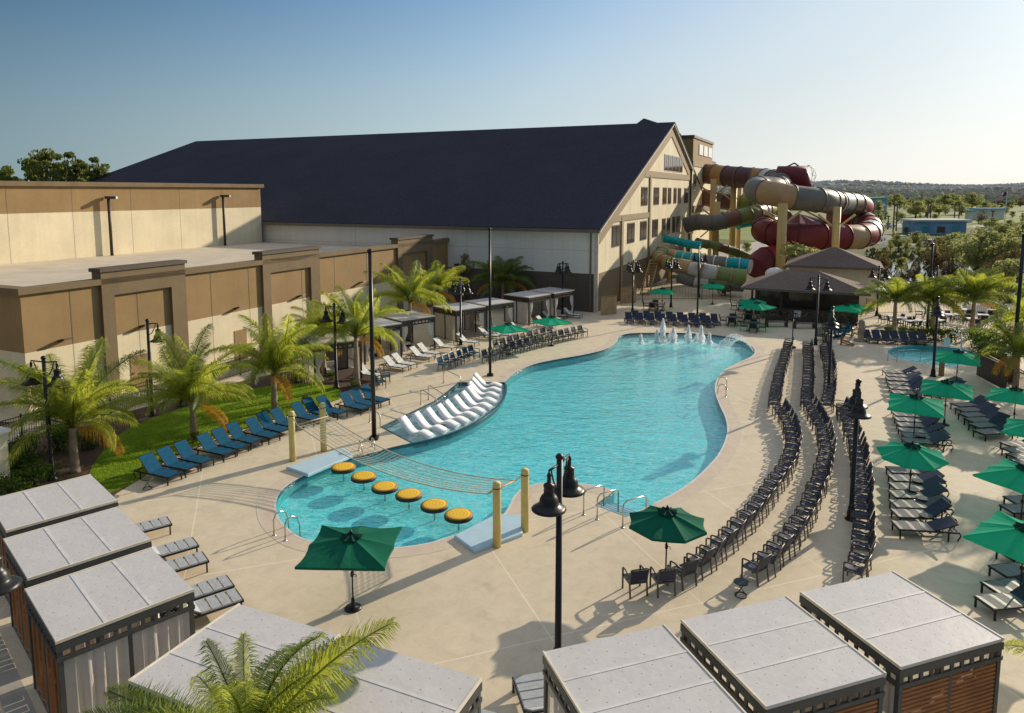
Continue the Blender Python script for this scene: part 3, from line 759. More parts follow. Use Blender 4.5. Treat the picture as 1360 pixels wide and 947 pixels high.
slide('wide grey and plum tube slide crossing in front of the yellow column', [(1036, 247, 100), (1028, 250, 96), (1008, 249, 94), (1006, 254, 90), (1030, 258, 88), (1060, 263, 88), (1090, 266, 89), (1106, 268, 92), (1122, 270, 97), (1140, 272, 101), (1147, 279, 106), (1135, 287, 110)], 1.5,
      ['s_grey', 's_white', 's_grey', 's_plum', 's_grey', 's_tan', 's_grey', 's_grey', 's_plum', 's_white', 's_grey', 's_brown', 's_red', 's_red'], wts=[.8, .7, .7, 3.2, 2.6, 2.2, 2.2, 1.8, 1.4, .8, 3, 2, 3, 4])
slide('huge maroon looping tube slide low behind the bar roofs', [(1106, 296, 104), (1124, 290, 104), (1142, 292, 103), (1155, 301, 98), (1152, 311, 93), (1130, 315, 90), (1095, 314, 89), (1060, 313, 89), (1024, 310, 91), (1014, 304, 95), (1022, 298, 99)], 1.55,
      ['s_red', 's_orange', 's_grey', 's_red', 's_white', 's_red', 's_tan', 's_maroon', 's_maroon', 's_maroon', 's_maroon', 's_maroon', 's_maroon'], 's_maroon')
slide('lowest dark red tube slide ending beside the white tank', [(1090, 338, 92), (1060, 340, 90), (1030, 341, 89), (1012, 346, 88), (1003, 356, 87)], 1.45, ['s_maroon', 's_red', 's_maroon', 's_red', 's_maroon'], 's_maroon')
slide('middle grey and green tube slide behind the columns', [(924, 260, 120), (940, 263, 118), (965, 268, 117), (990, 270, 116), (1010, 272, 115), (1032, 280, 113), (1040, 290, 110)], 1.35,
      ['s_grey', 's_brown', 's_grey', 's_plum', 's_green', 's_green', 's_olive', 's_green', 's_yellow', 's_yellow', 's_green'])
slide('grey, green and white tube slide leaving the gable wall', [(912, 299, 104), (928, 295, 103), (948, 296, 102), (972, 291, 102), (998, 284, 103), (1015, 279, 106), (1032, 279, 110), (1040, 286, 114)], 1.12,
      ['s_grey', 's_grey', 's_grey', 's_brown', 's_green', 's_green', 's_white', 's_white', 's_yellow', 's_green', 's_grey', 's_grey', 's_teal'])
slide('short teal tube slide behind the green and white one', [(980, 297, 110), (1000, 293, 111), (1022, 287, 112), (1034, 280, 114)], .8, ['s_teal'] * 4, 's_teal')
slide('thin teal tube slide coming out of the shaded gable wall', [(884, 317, 93), (898, 320, 92), (914, 324, 91), (930, 326, 91)], .52, ['s_teal'] * 4, 's_teal')
slide('thin olive tube slide running down behind the columns', [(926, 322, 96), (950, 327, 97), (975, 334, 98), (996, 344, 98), (1004, 352, 97)], .6, ['s_olive', 's_green', 's_brown', 's_olive', 's_green', 's_grey'])
slide('teal and grey patterned tube slide low by the fence', [(872, 335, 91), (890, 339, 88), (912, 343, 85), (938, 347, 83), (965, 350, 82), (985, 352, 81.5), (996, 354, 81)], .78,
      ['s_brown', 's_teal', 's_tan', 's_tan', 's_teal', 's_teal', 's_teal', 's_grey', 's_grey', 's_teal', 's_teal'], 's_white')
slide('lowest green and white tube slide curling by the fence', [(893, 334, 90), (880, 337, 88), (876, 344, 85), (888, 350, 82), (912, 355, 80), (940, 361, 78.5), (968, 366, 78), (990, 368, 77.5)], .86,
      ['s_brown', 's_green', 's_olive', 's_green', 's_green', 's_brown', 's_green', 's_tan', 's_white', 's_white', 's_green', 's_green'], 's_tan')
slide('short pale grey slide trough at the foot of the green slide', [(902, 368, 80), (925, 374, 79), (955, 377, 78), (985, 379, 78)], .7, ['s_grey', 's_white', 's_olive', 's_grey'])
# maroon funnel with its truss
fn = thing('slide_funnel', 'maroon funnel slide with an arched frame above the grey tube', 'water slide', (*at_d(1050, 300, 104)[:2], 0), 0)
pc = Vector(at_d(1050, 241, 104)); mb = MB()
mb.tube([pc + Vector((-2.6, 0, -1.2)), pc + Vector((-1.2, -.5, .5)), pc + Vector((.8, -.8, .6)), pc + Vector((2.8, -.8, -1.6))], [.6, 1.9, 1.8, .4], 16); mb.build('funnel', 's_maroon', fn, world=True)
mb = MB(); arc = [pc + Vector((-3.3, -.6, -.6)), pc + Vector((-2.0, -.6, 1.5)), pc + Vector((0.2, -.6, 2.6)), pc + Vector((1.8, -.6, 1.5)), pc + Vector((3.4, -.6, -1.6))]
mb.tube(arc, .12, 6); mb.build('arch_frame', 's_plum', fn, world=True)
mb = MB(); rg = [[pc + Vector((2.2 + 1.0 * math.cos(a) * k, -1.2 + .5 * k, .8 + 1.5 * math.sin(a))) for a in [i * math.pi / 4 for i in range(8)]] for k in (.5, 1.2)]
for i in range(8):
    mb.tube([rg[0][i], rg[0][(i + 1) % 8]], .035, 4); mb.tube([rg[1][i], rg[1][(i + 1) % 8]], .035, 4); mb.tube([rg[0][i], rg[1][i]], .035, 4); mb.tube([rg[0][i], rg[1][(i + 1) % 8]], .035, 4)
mb.build('truss', 's_white', fn, world=True)
# shallow cone cover over the bowl
cn = Vector(at_d(1062, 284, 97)); rp = []; mb = MB()
for i in range(28):
    a = i * math.tau / 28; rp.append(cn + Vector((6.3 * math.cos(a), 4 * math.sin(a), -1.5 - .25 * (i % 2))))
mb.add([cn] + rp, [(0, i + 1, (i + 1) % 28 + 1) for i in range(28)])
bw = [p + Vector((0, 0, -.8)) for p in rp]; mb.add(rp + bw, [(i, (i + 1) % 28, 28 + (i + 1) % 28, 28 + i) for i in range(28)])
tag(mb.build('slide_bowl', 's_maroon', None, (cn.x, cn.y, 0), world=True), 'maroon cone-covered bowl of the ride with radiating ribs', 'water slide')
# columns
for i, (x, y, Y, r_, lab) in enumerate([(948, 238, 113, .48, 'tan round column standing nearest the gable wall'), (975, 246, 114, .5, 'tan round column second from the gable wall'),
        (1040, 270, 85.5, .55, 'thick tan column left of the roof ridge of the rear hut'), (1112, 275, 85.5, .45, 'tan column standing right behind the ridge of the rear hut'),
        (952, 268, 104, .5, 'shorter tan column carrying the grey and green slide'), (983, 250, 118, .35, 'thin tan column half hidden behind the slides'), (890, 330, 91, .3, 'short tan column under the thin teal slide'), (943, 330, 95, .3, 'short tan column behind the thin teal slide')]):
    tp = at_d(x, y, Y); rt_ = thing('support_column', lab, 'column', (tp[0], Y, 0), 0, 'columns carrying the water slides')
    MB().tube([(0, 0, 0), (0, 0, tp[2])], r_, 14).build('shaft', 'column_tan', rt_)
    MB().lathe([(r_ * 1.5, 0), (r_ * 1.5, .15), (r_ * 1.05, .3)], 14).build('base', 'column_tan', rt_)
    if tp[2] > 8:
        mb = MB()
        for sx in (-1, 1): mb.tube([(0, 0, tp[2] - 2.6), (sx * 2.2, 0, tp[2] - .9)], .13, 6)
        mb.build('bracket', 'column_tan', rt_)
for i, (a, b, lab) in enumerate([((1000, 272, 96), (1040, 292, 96), 'tan pipe brace between the plum tube and the thick column'), ((1062, 276, 93), (1112, 302, 96), 'long tan pipe brace above the maroon loop'),
        ((1048, 279, 92), (1090, 279, 95), 'level tan pipe brace under the wide grey tube'), ((930, 315, 108), (948, 300, 108), 'tan pipe brace beside the nearest column'), ((1015, 296, 94), (1040, 316, 92), 'tan pipe brace crossing the maroon loop'),
        ((1025, 331, 90), (1090, 333, 90), 'level pale pipe under the maroon loop')]):
    P, Q = at_d(*a), at_d(*b); tag(MB().tube([P, Q], .1, 6).build('pipe_brace', 'column_tan', None, (P[0], P[1], 0), world=True), lab, 'brace', 'pipe braces of the slides')
# ------------------------------------------------------------------ palms
def frond(e0, e1, ln=3.0, mats='palm_leaf', seed=0, wid=.74, n=70, hw=.0145):
    r_ = random.Random(seed); mb = MB(); P = []; x = z = 0; N = 16
    for i in range(N + 1):
        t = i / N; P.append(Vector((x, 0, z))); a = R(e0 + (e1 - e0) * t ** 1.25); x += math.cos(a) * ln / N; z += math.sin(a) * ln / N
    mb.tube(P, [.035 * (1 - .85 * i / N) + .004 for i in range(N + 1)], 5, 0)
    for k in range(n):
        t = .16 + .83 * k / (n - 1); f = t * N; i = min(int(f), N - 1); p = P[i].lerp(P[i + 1], f - i); d = (P[i + 1] - P[i]).normalized(); up = Vector((-d.z, 0, d.x))
        l = wid * (math.sin(math.pi * min(1, t * .8 + .16)) ** .6) * r_.uniform(.85, 1.1) * (1.0 if t < .85 else 1.15 - (t - .85) * 2.5)
        for sd in (-1, 1):
            ax = (d * (.55 + .7 * t) + Vector((0, sd, 0)) + up * r_.uniform(.05, .75)).normalized()
            mid = p + ax * l * .5; tip = p + (ax + Vector((0, 0, -.45 - .5 * r_.random())) * .8).normalized() * l * 1.0 + Vector((0, 0, -.05))
            w = ax.cross(up).normalized() * .021 if False else d * hw
            mb.add([p - w, p + w, mid + w * 1.05, mid - w * 1.05, tip], [(0, 1, 2, 3), (3, 2, 4)], 0)
    me = mb.build('frond', mats); o = me; m = o.data; bpy.data.objects.remove(o); return m
FR = [frond(76, 32, 2.7, 'palm_leaf', 1), frond(64, 0, 3.0, 'palm_leaf', 2), frond(50, -35, 3.1, 'palm_leaf', 3), frond(28, -60, 3.0, 'palm_leaf', 4), frond(10, -70, 2.7, 'palm_leaf', 5), frond(84, 45, 2.3, 'palm_leaf', 6)]
FN = [frond(80, 35, 3.0, 'palm_leaf', 31, .62, 100, .0105), frond(66, 5, 3.3, 'palm_leaf', 32, .66, 104, .0105), frond(52, -35, 3.3, 'palm_leaf', 33, .66, 104, .0105), frond(30, -58, 3.0, 'palm_leaf', 34, .6, 98, .0105)]
FN2 = [frond(72, 20, 3.1, 'palm_dark', 41, .64, 100, .0105), frond(48, -35, 3.2, 'palm_dark', 42, .66, 102, .0105)]
FG = [frond(5, -62, 2.5, 'palm_gold', 7), frond(-12, -75, 2.2, 'palm_gold', 8)]
FD = [frond(65, 10, 2.7, 'palm_dark', 11), frond(45, -30, 3.0, 'palm_dark', 12), frond(22, -60, 2.9, 'palm_dark', 13)]  # darker fronds: shade of backlit and shaded palms put into leaf colour
def palm(label, x, y, th, sc=1.0, n=17, gold=(), lean=(0, 0), seed=0, dark=False, pos=None, az0=None, trunk_r=.14, group='coconut palms around the pool'):
    n = n + (11 if dark == 'fine' else 6); r_ = random.Random(seed * 31 + 5); b = pos or at(x, y)
    rt = thing('palm_tree', label, 'palm tree', (b[0], b[1], 0), 0, group)
    mb = MB(); pts = []; rs = []
    K = 14
    for i in range(K + 1):
        t = i / K; pts.append((lean[0] * t * t, lean[1] * t * t, th * t)); rs.append(trunk_r * (1.35 - .55 * t + (.25 if i == 0 else 0) + (.09 if i % 2 else 0)))
    mb.tube(pts, rs, 9); mb.build('trunk', 'bark', rt)
    top = Vector(pts[-1])
    mb = MB()
    for k in range(7):
        a = k * .9; mb.tube([top + Vector((0, 0, -.15)), top + Vector((math.cos(a) * .12, math.sin(a) * .12, .25)), top + Vector((math.cos(a) * .25, math.sin(a) * .25, .55))], [.08, .05, .02], 5)
    mb.build('crown_shaft', 'palm_dark', rt)
    for k in range(n):
        lvl = k / n; a = k * 2.399963 + r_.uniform(-.2, .2) + (az0 or 0)
        src = FD if dark is True else FR
        if dark == 'near': m = FN2[k // 2 % 2] if k % 2 else FN[min(3, int(lvl * 4))]
        elif dark == 'fine': m = FN2[0 if lvl < .5 else 1] if k % 4 == 3 else FN[min(3, int(lvl * 4.2))]
        elif dark == 'mix' and k % 3 != 1: m = FD[min(2, int(lvl * 3))]
        elif dark is True: m = src[min(2, int(lvl * 3))]
        else: m = [src[5], src[5], src[0], src[0], src[1], src[1], src[2], src[2], src[3], src[4]][min(9, int(lvl * 10))]
        o = bpy.data.objects.new('frond', m); col.objects.link(o); o.parent = rt; o.location = top + Vector((0, 0, .05))
        o.rotation_euler = (r_.uniform(-.6, .6), r_.uniform(-.22, .22), a); s = sc * 1.2 * r_.uniform(.72, 1.12); o.scale = (s, s, s)
    for a in gold:
        o = bpy.data.objects.new('frond', FG[int(a) % 2]); col.objects.link(o); o.parent = rt; o.location = top; o.rotation_euler = (0, 0, R(90 - a)); o.scale = (sc * 1.0,) * 3
        o['label'] = 'drooping golden brown frond'
    return rt
palm('leftmost coconut palm on the lawn, beside the double lamp post', 100, 627, 1.9, 1.0, 20, (100,), seed=1, dark='fine')
palm('coconut palm on the lawn behind the blue loungers, second from the left', 258, 583, 1.75, .98, 19, (95,), seed=2, dark='fine')
palm('tall upright coconut palm in the middle of the lawn edge', 365, 545, 1.9, .95, 19, (140,), seed=3, dark='fine')
palm('coconut palm beside the cream curtained cabana, left of the thin pole', 430, 498, 2.5, .80, 15, (115,), seed=4, dark='fine')
palm('coconut palm right behind the tall thin pole', 474, 512, 2.9, .92, 16, (120,), seed=5, dark='fine')
palm('bushy coconut palm behind the left row of far cabanas', 545, 455, 3.1, 1.0, 16, (130,), seed=6, dark='fine')
palm('coconut palm behind the far cabanas, close to the wall shadow', 576, 446, 3.0, .85, 12, (95, 120), seed=16, pos=(-6.4, 60.5))
palm('shaded coconut palm against the dark wall behind the cabanas', 668, 410, 2.6, 1.15, 19, (100, 260), seed=7, dark=True)
palm('coconut palm beside the right corner of the pool bar', 1187, 442, 2.6, .92, 18, (), seed=8, dark='mix')
palm('coconut palm between the bar and the hot tub, middle of three', 1238, 444, 2.6, .92, 18, (130,), seed=9, dark='mix')
palm('coconut palm behind the pool lift, rightmost of three', 1290, 449, 2.9, 1.08, 20, (150,), seed=10, dark='mix')
palm('coconut palm with yellow fronds behind the dark panel fence', 1348, 520, 2.0, .85, 16, (250, 230), seed=11, dark='mix')
palm('coconut palm at the right edge behind the rope rail', 1352, 470, 2.2, .9, 15, (240,), seed=12, dark='mix')
palm('foreground coconut palm rising between the cabana roofs', 0, 0, 2.5, .74, 19, (), seed=13, dark='near', pos=(-4.1, 10.3), trunk_r=.17)
palm('small yellowish palm behind the near right cabana', 0, 0, 1.4, .55, 10, (250, 200), seed=14, pos=(12.0, 13.6))
palm('coconut palm just past the right edge by the sun loungers', 0, 0, 3.4, 1.15, 18, (), seed=20, pos=(29.5, 33.5))
palm('coconut palm past the right edge behind the hot tub', 0, 0, 3.4, 1.15, 18, (), seed=21, pos=(33.5, 43.5))
# ------------------------------------------------------------------ shrubs and trees built from leaf clumps
def clump_mesh(name, lobes, per, leaf_s, mats, seed, trunk=None, flat=.75):
    r_ = random.Random(seed); mb = MB()
    if trunk:
        th, tr = trunk; mb.tube([(0, 0, 0), (r_.uniform(-.1, .1), r_.uniform(-.1, .1), th * .6), (0, 0, th)], [tr * 1.3, tr, tr * .5], 6, 1)
        for (c, r) in lobes[:10]: mb.tube([(0, 0, th * .55), (c[0] * .5, c[1] * .5, (c[2] + th) * .5), c], [tr * .5, tr * .3, tr * .12], 4, 1)
    for c, r in lobes:
        for _ in range(per):
            while True:
                d = Vector((r_.uniform(-1, 1), r_.uniform(-1, 1), r_.uniform(-1, 1)))
                if .05 < d.length < 1: break
            d = d.normalized() * (d.length ** .5); p = Vector((c[0] + d.x * r, c[1] + d.y * r, c[2] + d.z * r * flat))
            n = (d + Vector((r_.uniform(-1, 1), r_.uniform(-1, 1), r_.uniform(-.4, 1))) * .9).normalized()
            a = n.orthogonal().normalized(); b_ = n.cross(a); ang = r_.uniform(0, 6.28); a2 = a * math.cos(ang) + b_ * math.sin(ang); b2 = n.cross(a2)
            s = leaf_s * r_.uniform(.6, 1.3); mb.add([p - a2 * s, p - b2 * s * .5, p + a2 * s, p + b2 * s * .5], [(0, 1, 2, 3)], 0)
    return mb
def lobeset(seed, n, rx, rz, z0, lr):
    r_ = random.Random(seed); out = []
    for _ in range(n):
        a = r_.uniform(0, 6.28); q = r_.uniform(0, 1) ** .6; z = r_.uniform(-1, 1); k = math.sqrt(max(.05, 1 - z * z))
        out.append(((math.cos(a) * q * rx * k, math.sin(a) * q * rx * k, z0 + z * rz), lr * r_.uniform(.7, 1.25)))
    return out
def treeproto(name, seed, n, rx, rz, z0, lr, per, ls, lm, trunk, flat=.7):
    lb_ = lobeset(seed, n, rx, rz, z0, lr); full = clump_mesh(name, lb_, per, ls, None, seed, trunk, flat)
    t_ = MB(); c_2 = MB()
    c_2.v = full.v; t_.v = full.v
    for f, m, s in zip(full.f, full.m, full.sm):
        (t_ if m == 1 else c_2).f.append(f); (t_ if m == 1 else c_2).m.append(0); (t_ if m == 1 else c_2).sm.append(s)
    res = []
    for part, mm, nm in ((t_, 'tree_bark', 'trunk'), (c_2, lm, 'crown')):
        used = sorted({i for f in part.f for i in f}); mp = {u: i for i, u in enumerate(used)}
        part.v = [part.v[u] for u in used]; part.f = [[mp[i] for i in f] for f in part.f]
        o = part.build(nm, mm); res.append((nm, o.data)); bpy.data.objects.remove(o)
    return res
TP = {
 'pine': treeproto('pine', 3, 26, 3.4, 2.4, 13.5, 1.15, 60, .34, 'pine_leaf', (15, .3), .5),
 'pine2': treeproto('pine2', 9, 16, 2.2, 2.6, 12.5, 1.0, 60, .32, 'pine_leaf', (14.5, .25), .5),
 'oak': treeproto('oak', 5, 34, 4.0, 1.9, 4.3, 1.3, 80, .30, 'tree_leaf', (4.4, .3)),
 'bush': treeproto('bush', 6, 16, 1.5, 1.7, 2.2, .9, 80, .22, 'tree_leaf', (2.6, .14)),
 'cone': treeproto('cone', 7, 16, .9, 2.2, 3.0, .75, 70, .2, 'tree_leaf', (4.6, .1)),
 'rust': treeproto('rust', 8, 16, 1.6, 2.0, 2.6, .8, 70, .2, 'rust_leaf', (3.8, .12)),
}
def tree(kind, label, x, y, sc=1.0, cat='tree', pos=None, rot=0, nm='tree', group=None):
    b = pos or at(x, y); rt = thing(nm, label, cat, (b[0], b[1], 0), rot, group)
    rt.scale = (sc, sc, sc) if not isinstance(sc, tuple) else sc
    for n_, d in TP[kind]:
        o = bpy.data.objects.new(n_, d); col.objects.link(o); o.parent = rt
    return rt
# pines beyond the flat roof on the left
for i, (x, yt, Y, k, s) in enumerate([(8, 221, 120, 'pine', .75), (60, 198, 115, 'pine', .8), (44, 214, 120, 'pine2', .9), (100, 206, 115, 'pine2', .85), (130, 212, 118, 'pine2', .8), (84, 219, 125, 'pine', .7), (115, 224, 125, 'pine', .65)]):
    p = at_d(x, yt, Y); hz = p[2] / (16.3 if k == 'pine' else 14.6)
    tree(k, ['pine top at the far left above the roofline', 'tallest pine with a broad crown above the rear hall', 'pine leaning between the broad pine and the left edge', 'slim pine with a gap of sky on each side', 'pine crown nearest the sloping navy roof',
             'low bushy pine crown filling the gap in the group', 'low pine crown behind the slim pine'][i], 0, 0, (s * hz, s * hz, hz), 'pine tree', (p[0], Y), i * 50, 'pine_tree', 'pines beyond the rear hall')
for i in range(6):
    tree('pine', ['dense lower pine foliage left end', 'dense lower pine foliage under the tallest pine', 'dense lower pine foliage beside the broad pine', 'dense lower pine foliage below the slim pine', 'dense lower pine foliage near the hip of the roof', 'dense lower pine foliage farthest left'][i], 0, 0, (.95, .95, .84), 'pine tree', (at_d(24 + i * 22 if i < 5 else 2, 230, 125)[0], 125), i * 77, 'pine_tree', 'pines beyond the rear hall')
# middle distance right
mid = [('oak', 1300, 368, .95, 'wide low oak by the pond at the right'), ('oak', 1335, 372, .8, 'oak with thin crown near the right edge'), ('oak', 1330, 345, .9, 'oak behind the wide low oak'), ('bush', 1265, 352, 1.25, 'round dark bushy tree left of the oak'),
       ('oak', 1262, 340, .55, 'small dark oak in front of the blue building'), ('bush', 1295, 362, 1.2, 'bright green bushy tree below the oak'), ('rust', 1240, 362, 1.0, 'rusty brown tree on the pond bank'), ('rust', 1258, 372, .7, 'thin reddish sapling by the pond'),
       ('bush', 1340, 400, 1.1, 'green bush at the right edge below the oaks'), ('rust', 1325, 385, .8, 'brown shrub beside the white pond glare'), ('cone', 1220, 342, .6, 'narrow conifer near the parked cars'), ('cone', 1203, 345, .6, 'narrow conifer right of the ride loop'),
       ('cone', 1182, 341, .5, 'young palm-like tree left of the conifers'), ('bush', 1175, 349, .4, 'low bush behind the hut ridge'), ('rust', 1173, 358, .6, 'russet shrub beside the hut roof'), ('bush', 1248, 335, .7, 'light green shrub near the road'),
       ('oak', 1230, 288, 1.3, 'dark tree by the field behind the blue building'), ('oak', 1216, 290, 1.1, 'dark tree left of the twin posts'), ('bush', 1150, 300, 1.0, 'shrub in front of the tall blue building'), ('cone', 1166, 298, 1.6, 'grey conifer beside the tall blue building'),
       ('bush', 1350, 355, 1.1, 'bush near the right edge by the road'), ('rust', 1345, 378, .9, 'tawny reeds tree at the right edge'), ('bush', 960, 292, .9, 'shrub seen between the slide columns'), ('bush', 992, 336, .5, 'small shrub under the green slide'),
       ('bush', 1010, 294, .9, 'shrub on the grass behind the slides'), ('bush', 1197, 360, .5, 'small shrub on the near pond bank'), ('rust', 1215, 372, .45, 'small tawny shrub behind the palms'), ('bush', 1285, 392, .7, 'green shrub behind the rightmost of three palms')]
for i, (k, x, y, s, lab) in enumerate(mid):
    tree(k, lab, x, y, s, 'tree' if k in ('oak', 'cone') or s > 1 else 'shrub', rot=i * 67, nm='tree' if (k in ('oak', 'cone') or s > 1) else 'shrub')
tree('rust', 'bare young tree by the slide fence', 963, 392, .62, 'tree', rot=20); tree('bush', 'young yellow-green tree rising behind the rear hut roof', 1062, 380, 1.4, 'tree', pos=at_d(1062, 330, 80)[:2], rot=10)
tree('cone', 'dark young tree against the base wall behind the cabanas', 620, 402, .95, 'tree', rot=40)
kindw = ['oak', 'bush', 'oak', 'cone', 'bush', 'rust']
r_ = random.Random(17)
grow = {0: ('row of trees at the foot of the distant wood', (1100, 1400), (274, 281), (1.0, 1.6), 40), 1: ('trees scattered on the green field', (1130, 1400), (284, 297), (.6, 1.1), 26), 2: ('trees around the parking road', (1150, 1420), (306, 322), (.4, .7), 18), 3: ('saplings and bushes on the pond bank', (1170, 1420), (326, 346), (.35, .6), 14)}
for gi, (gl, xr, yr, sr, n_) in grow.items():
    for i in range(n_):
        x = xr[0] + (xr[1] - xr[0]) * (i + r_.random()) / n_; y = r_.uniform(*yr)
        if 1205 < x < 1300 and 296 < y < 324: continue
        tree(kindw[r_.randrange(6)], gl, x, y, r_.uniform(*sr), 'tree', rot=r_.uniform(0, 360), group=gl)
# shrubs near the pool
SHP = treeproto('sh', 21, 10, .55, .28, .42, .34, 70, .055, 'shrub_leaf', (.5, .03)); TP['shrub'] = SHP
shr = [(1228, 452, 1.2), (1240, 452, 1.3), (1250, 453, 1.2), (1262, 455, 1.4), (1300, 470, 1.6), (1312, 462, 1.6), (1296, 458, 1.5), (1318, 475, 1.5), (1180, 446, 1.0), (1198, 447, 1.0), (1214, 449, 1.1), (1306, 482, 1.4), (1328, 468, 1.5),
       (28, 640, 1.4), (40, 612, 1.4), (50, 655, 1.4), (12, 668, 1.3), (75, 600, 1.3), (20, 625, 1.4), (88, 585, 1.1), (140, 585, 1.0), (118, 596, 1.0)]
for i, (x, y, s) in enumerate(shr):
    side = 'left mulch bed' if x < 200 else ('bed behind the hot tub' if x > 1220 else 'bed under the palms by the bar')
    tree('shrub', f'leafy shrub in the {side}, {nth(i + 1 if i < 13 else i - 12)} from the front', x, y, s, 'shrub', rot=i * 47, nm='shrub', group='shrubs in the planting beds')
for i, (x, y) in enumerate([(352, 556), (300, 574), (258, 588), (405, 536), (415, 500), (440, 505), (395, 508), (470, 517), (240, 540), (175, 562)]):
    tree('shrub', f'low ornamental grass clump edging the lawn, {nth(i + 1)} planted', x, y, .6, 'plant', rot=i * 47, nm='shrub', group='low plants edging the lawn')
# far wood
mb = MB(); r_ = random.Random(99)
def forest(Y, x0, x1, step, h0, h1, mi):
    x = x0
    while x < x1:
        p = at_d(x, 255, Y)[0]; h = h0 + (h1 - h0) * (.5 + .5 * math.sin(x * .019 + Y)) * r_.uniform(.8, 1.1); w = h * .42; yy = Y + r_.uniform(-20, 20)
        n = 7
        for k in range(3):
            zc = h * (.35 + .25 * k); rr_ = w * (1.1 - .28 * k) * r_.uniform(.8, 1.2); ox = p + r_.uniform(-2, 2)
            ring = [(ox + rr_ * math.cos(j * math.tau / n), yy + rr_ * math.sin(j * math.tau / n) * .7, zc * r_.uniform(.85, 1.1)) for j in range(n)]
            mb.add(ring + [(ox, yy, min(h, zc + h * .4)), (ox, yy, zc - h * .5)], [(j, (j + 1) % n, n) for j in range(n)] + [((j + 1) % n, j, n + 1) for j in range(n)], mi)
        x += step * r_.uniform(.7, 1.3)
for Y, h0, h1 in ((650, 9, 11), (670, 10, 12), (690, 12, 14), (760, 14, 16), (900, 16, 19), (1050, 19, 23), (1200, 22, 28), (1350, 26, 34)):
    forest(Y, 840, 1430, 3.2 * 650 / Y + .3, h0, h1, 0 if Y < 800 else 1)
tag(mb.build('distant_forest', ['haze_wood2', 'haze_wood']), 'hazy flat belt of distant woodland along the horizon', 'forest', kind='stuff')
# ------------------------------------------------------------------ middle-distance ground
def gpatch(name, px_, z, m_): tag(MB().add([(*at(x, y), z) for x, y in px_], [tuple(range(len(px_)))]).build(name, m_), kind='structure')
gpatch('field', [(960, 271), (1420, 271), (1480, 303), (1180, 303), (960, 300)], .0, 'far_field')
gpatch('dry_grass', [(1000, 266.5), (1700, 266.5), (1700, 271), (1000, 271)], .004, 'reeds')
gpatch('field_lawn', [(920, 300), (1100, 300), (1190, 305), (1190, 318), (1040, 322), (920, 316)], .01, 'far_field')
gpatch('road', [(1150, 316), (1400, 324), (1500, 335), (1380, 336), (1240, 328), (1150, 324)], .03, 'asphalt')
gpatch('parking', [(1290, 300), (1370, 300), (1400, 306), (1300, 306)], .02, 'walk'); gpatch('parking', [(1170, 297), (1205, 297), (1212, 301), (1168, 301)], .018, 'walk'); gpatch('path', [(1190, 288), (1200, 287), (1228, 303), (1210, 306)], .02, 'walk')
gpatch('slide_yard', [(905, 338), (1010, 320), (1100, 325), (1100, 352), (905, 352)], .02, 'walk')
pond = spline([at(x, y) for x, y in [(1185, 352), (1215, 345), (1250, 348), (1300, 346), (1345, 352), (1420, 365), (1400, 392), (1340, 392), (1290, 380), (1235, 378), (1190, 372)]], 4)
tag(sheet(pond, [], .02, 'pond_water', 'pond'), kind='structure')
mb = MB()
for k in range(1500):
    x = r_.uniform(1150, 1420); y = r_.choice([r_.uniform(332, 347), r_.uniform(384, 402), r_.uniform(335, 392)])
    b = at(x, y); h = r_.uniform(.3, .9); w = r_.uniform(.15, .5)
    mb.add([(b[0] - w, b[1], 0), (b[0] + w, b[1] + .2, 0), (b[0] + r_.uniform(-.3, .3), b[1], h), (b[0], b[1] + w, 0)], [(0, 1, 2), (1, 3, 2), (3, 0, 2)])
tag(mb.build('reeds', 'reeds'), 'tawny reeds and scrub around the pond behind the palms', 'reeds', kind='stuff')
def far_building(label, xl, xr, yb, yt, Y, wall, roof, slant=0, win=True):
    a = at_d(xl, yb, Y); b = at_d(xr, yb, Y); zt = at_d(xl, yt, Y)[2]; zr = at_d(xr, yt + slant, Y)[2]
    rt = thing('pavilion', label, 'building', (a[0], Y, 0))
    D = (b[0] - a[0]) * .5
    MB().hexa([(a[0], Y, 0), (b[0], Y, 0), (b[0], Y + D, 0), (a[0], Y + D, 0), (a[0], Y, zt), (b[0], Y, zr), (b[0], Y + D, zr), (a[0], Y + D, zt)]).build('wall', wall, rt, world=True)
    MB().hexa([(a[0] - .8, Y - .8, zt + .02), (b[0] + .8, Y - .8, zr + .02), (b[0] + .8, Y + D, zr + .02), (a[0] - .8, Y + D, zt + .02), (a[0] - .8, Y - .8, zt + .5), (b[0] + .8, Y - .8, zr + .5), (b[0] + .8, Y + D, zr + .5), (a[0] - .8, Y + D, zt + .5)]).build('roof', roof, rt, world=True)
    if win:
        W = b[0] - a[0]
        for k in range(3):
            MB().box(a[0] + W * (.12 + .3 * k), a[0] + W * (.28 + .3 * k), Y - .05, Y - .01, .4, zt * .6).build('window', 'teal_wall' if k != 1 else 'glass_dark', rt, world=True)
    return rt
far_building('long low blue building with white flat roof across the pond', 1216, 1283, 310, 294, 196, 'blue_wall', 'grey_roof')
far_building('tall teal building with a slanting roof by the far wood', 1146, 1177, 292, 265, 300, 'blue_wall', 'teal_wall', -2)
far_building('low teal pavilion in front of the tall teal building', 1142, 1160, 296, 281, 285, 'teal_wall', 'grey_roof')
far_building('grey roofed shelter right of the long blue building', 1312, 1352, 312, 304, 190, 'grey_roof', 'grey_roof', 3, False)
far_building('long grey low building at the edge of the wood', 1228, 1262, 280, 275.5, 420, 'grey_roof', 'grey_roof', 0, False)
far_building('small white kiosk on the field left of the flag', 1284, 1292, 287, 281, 270, 'grey_roof', 'teal_wall', 0, False)
far_building('pale blue roofed pavilion on the green field', 1298, 1334, 284, 278, 300, 'grey_roof', 'blue_wall', 0, False)
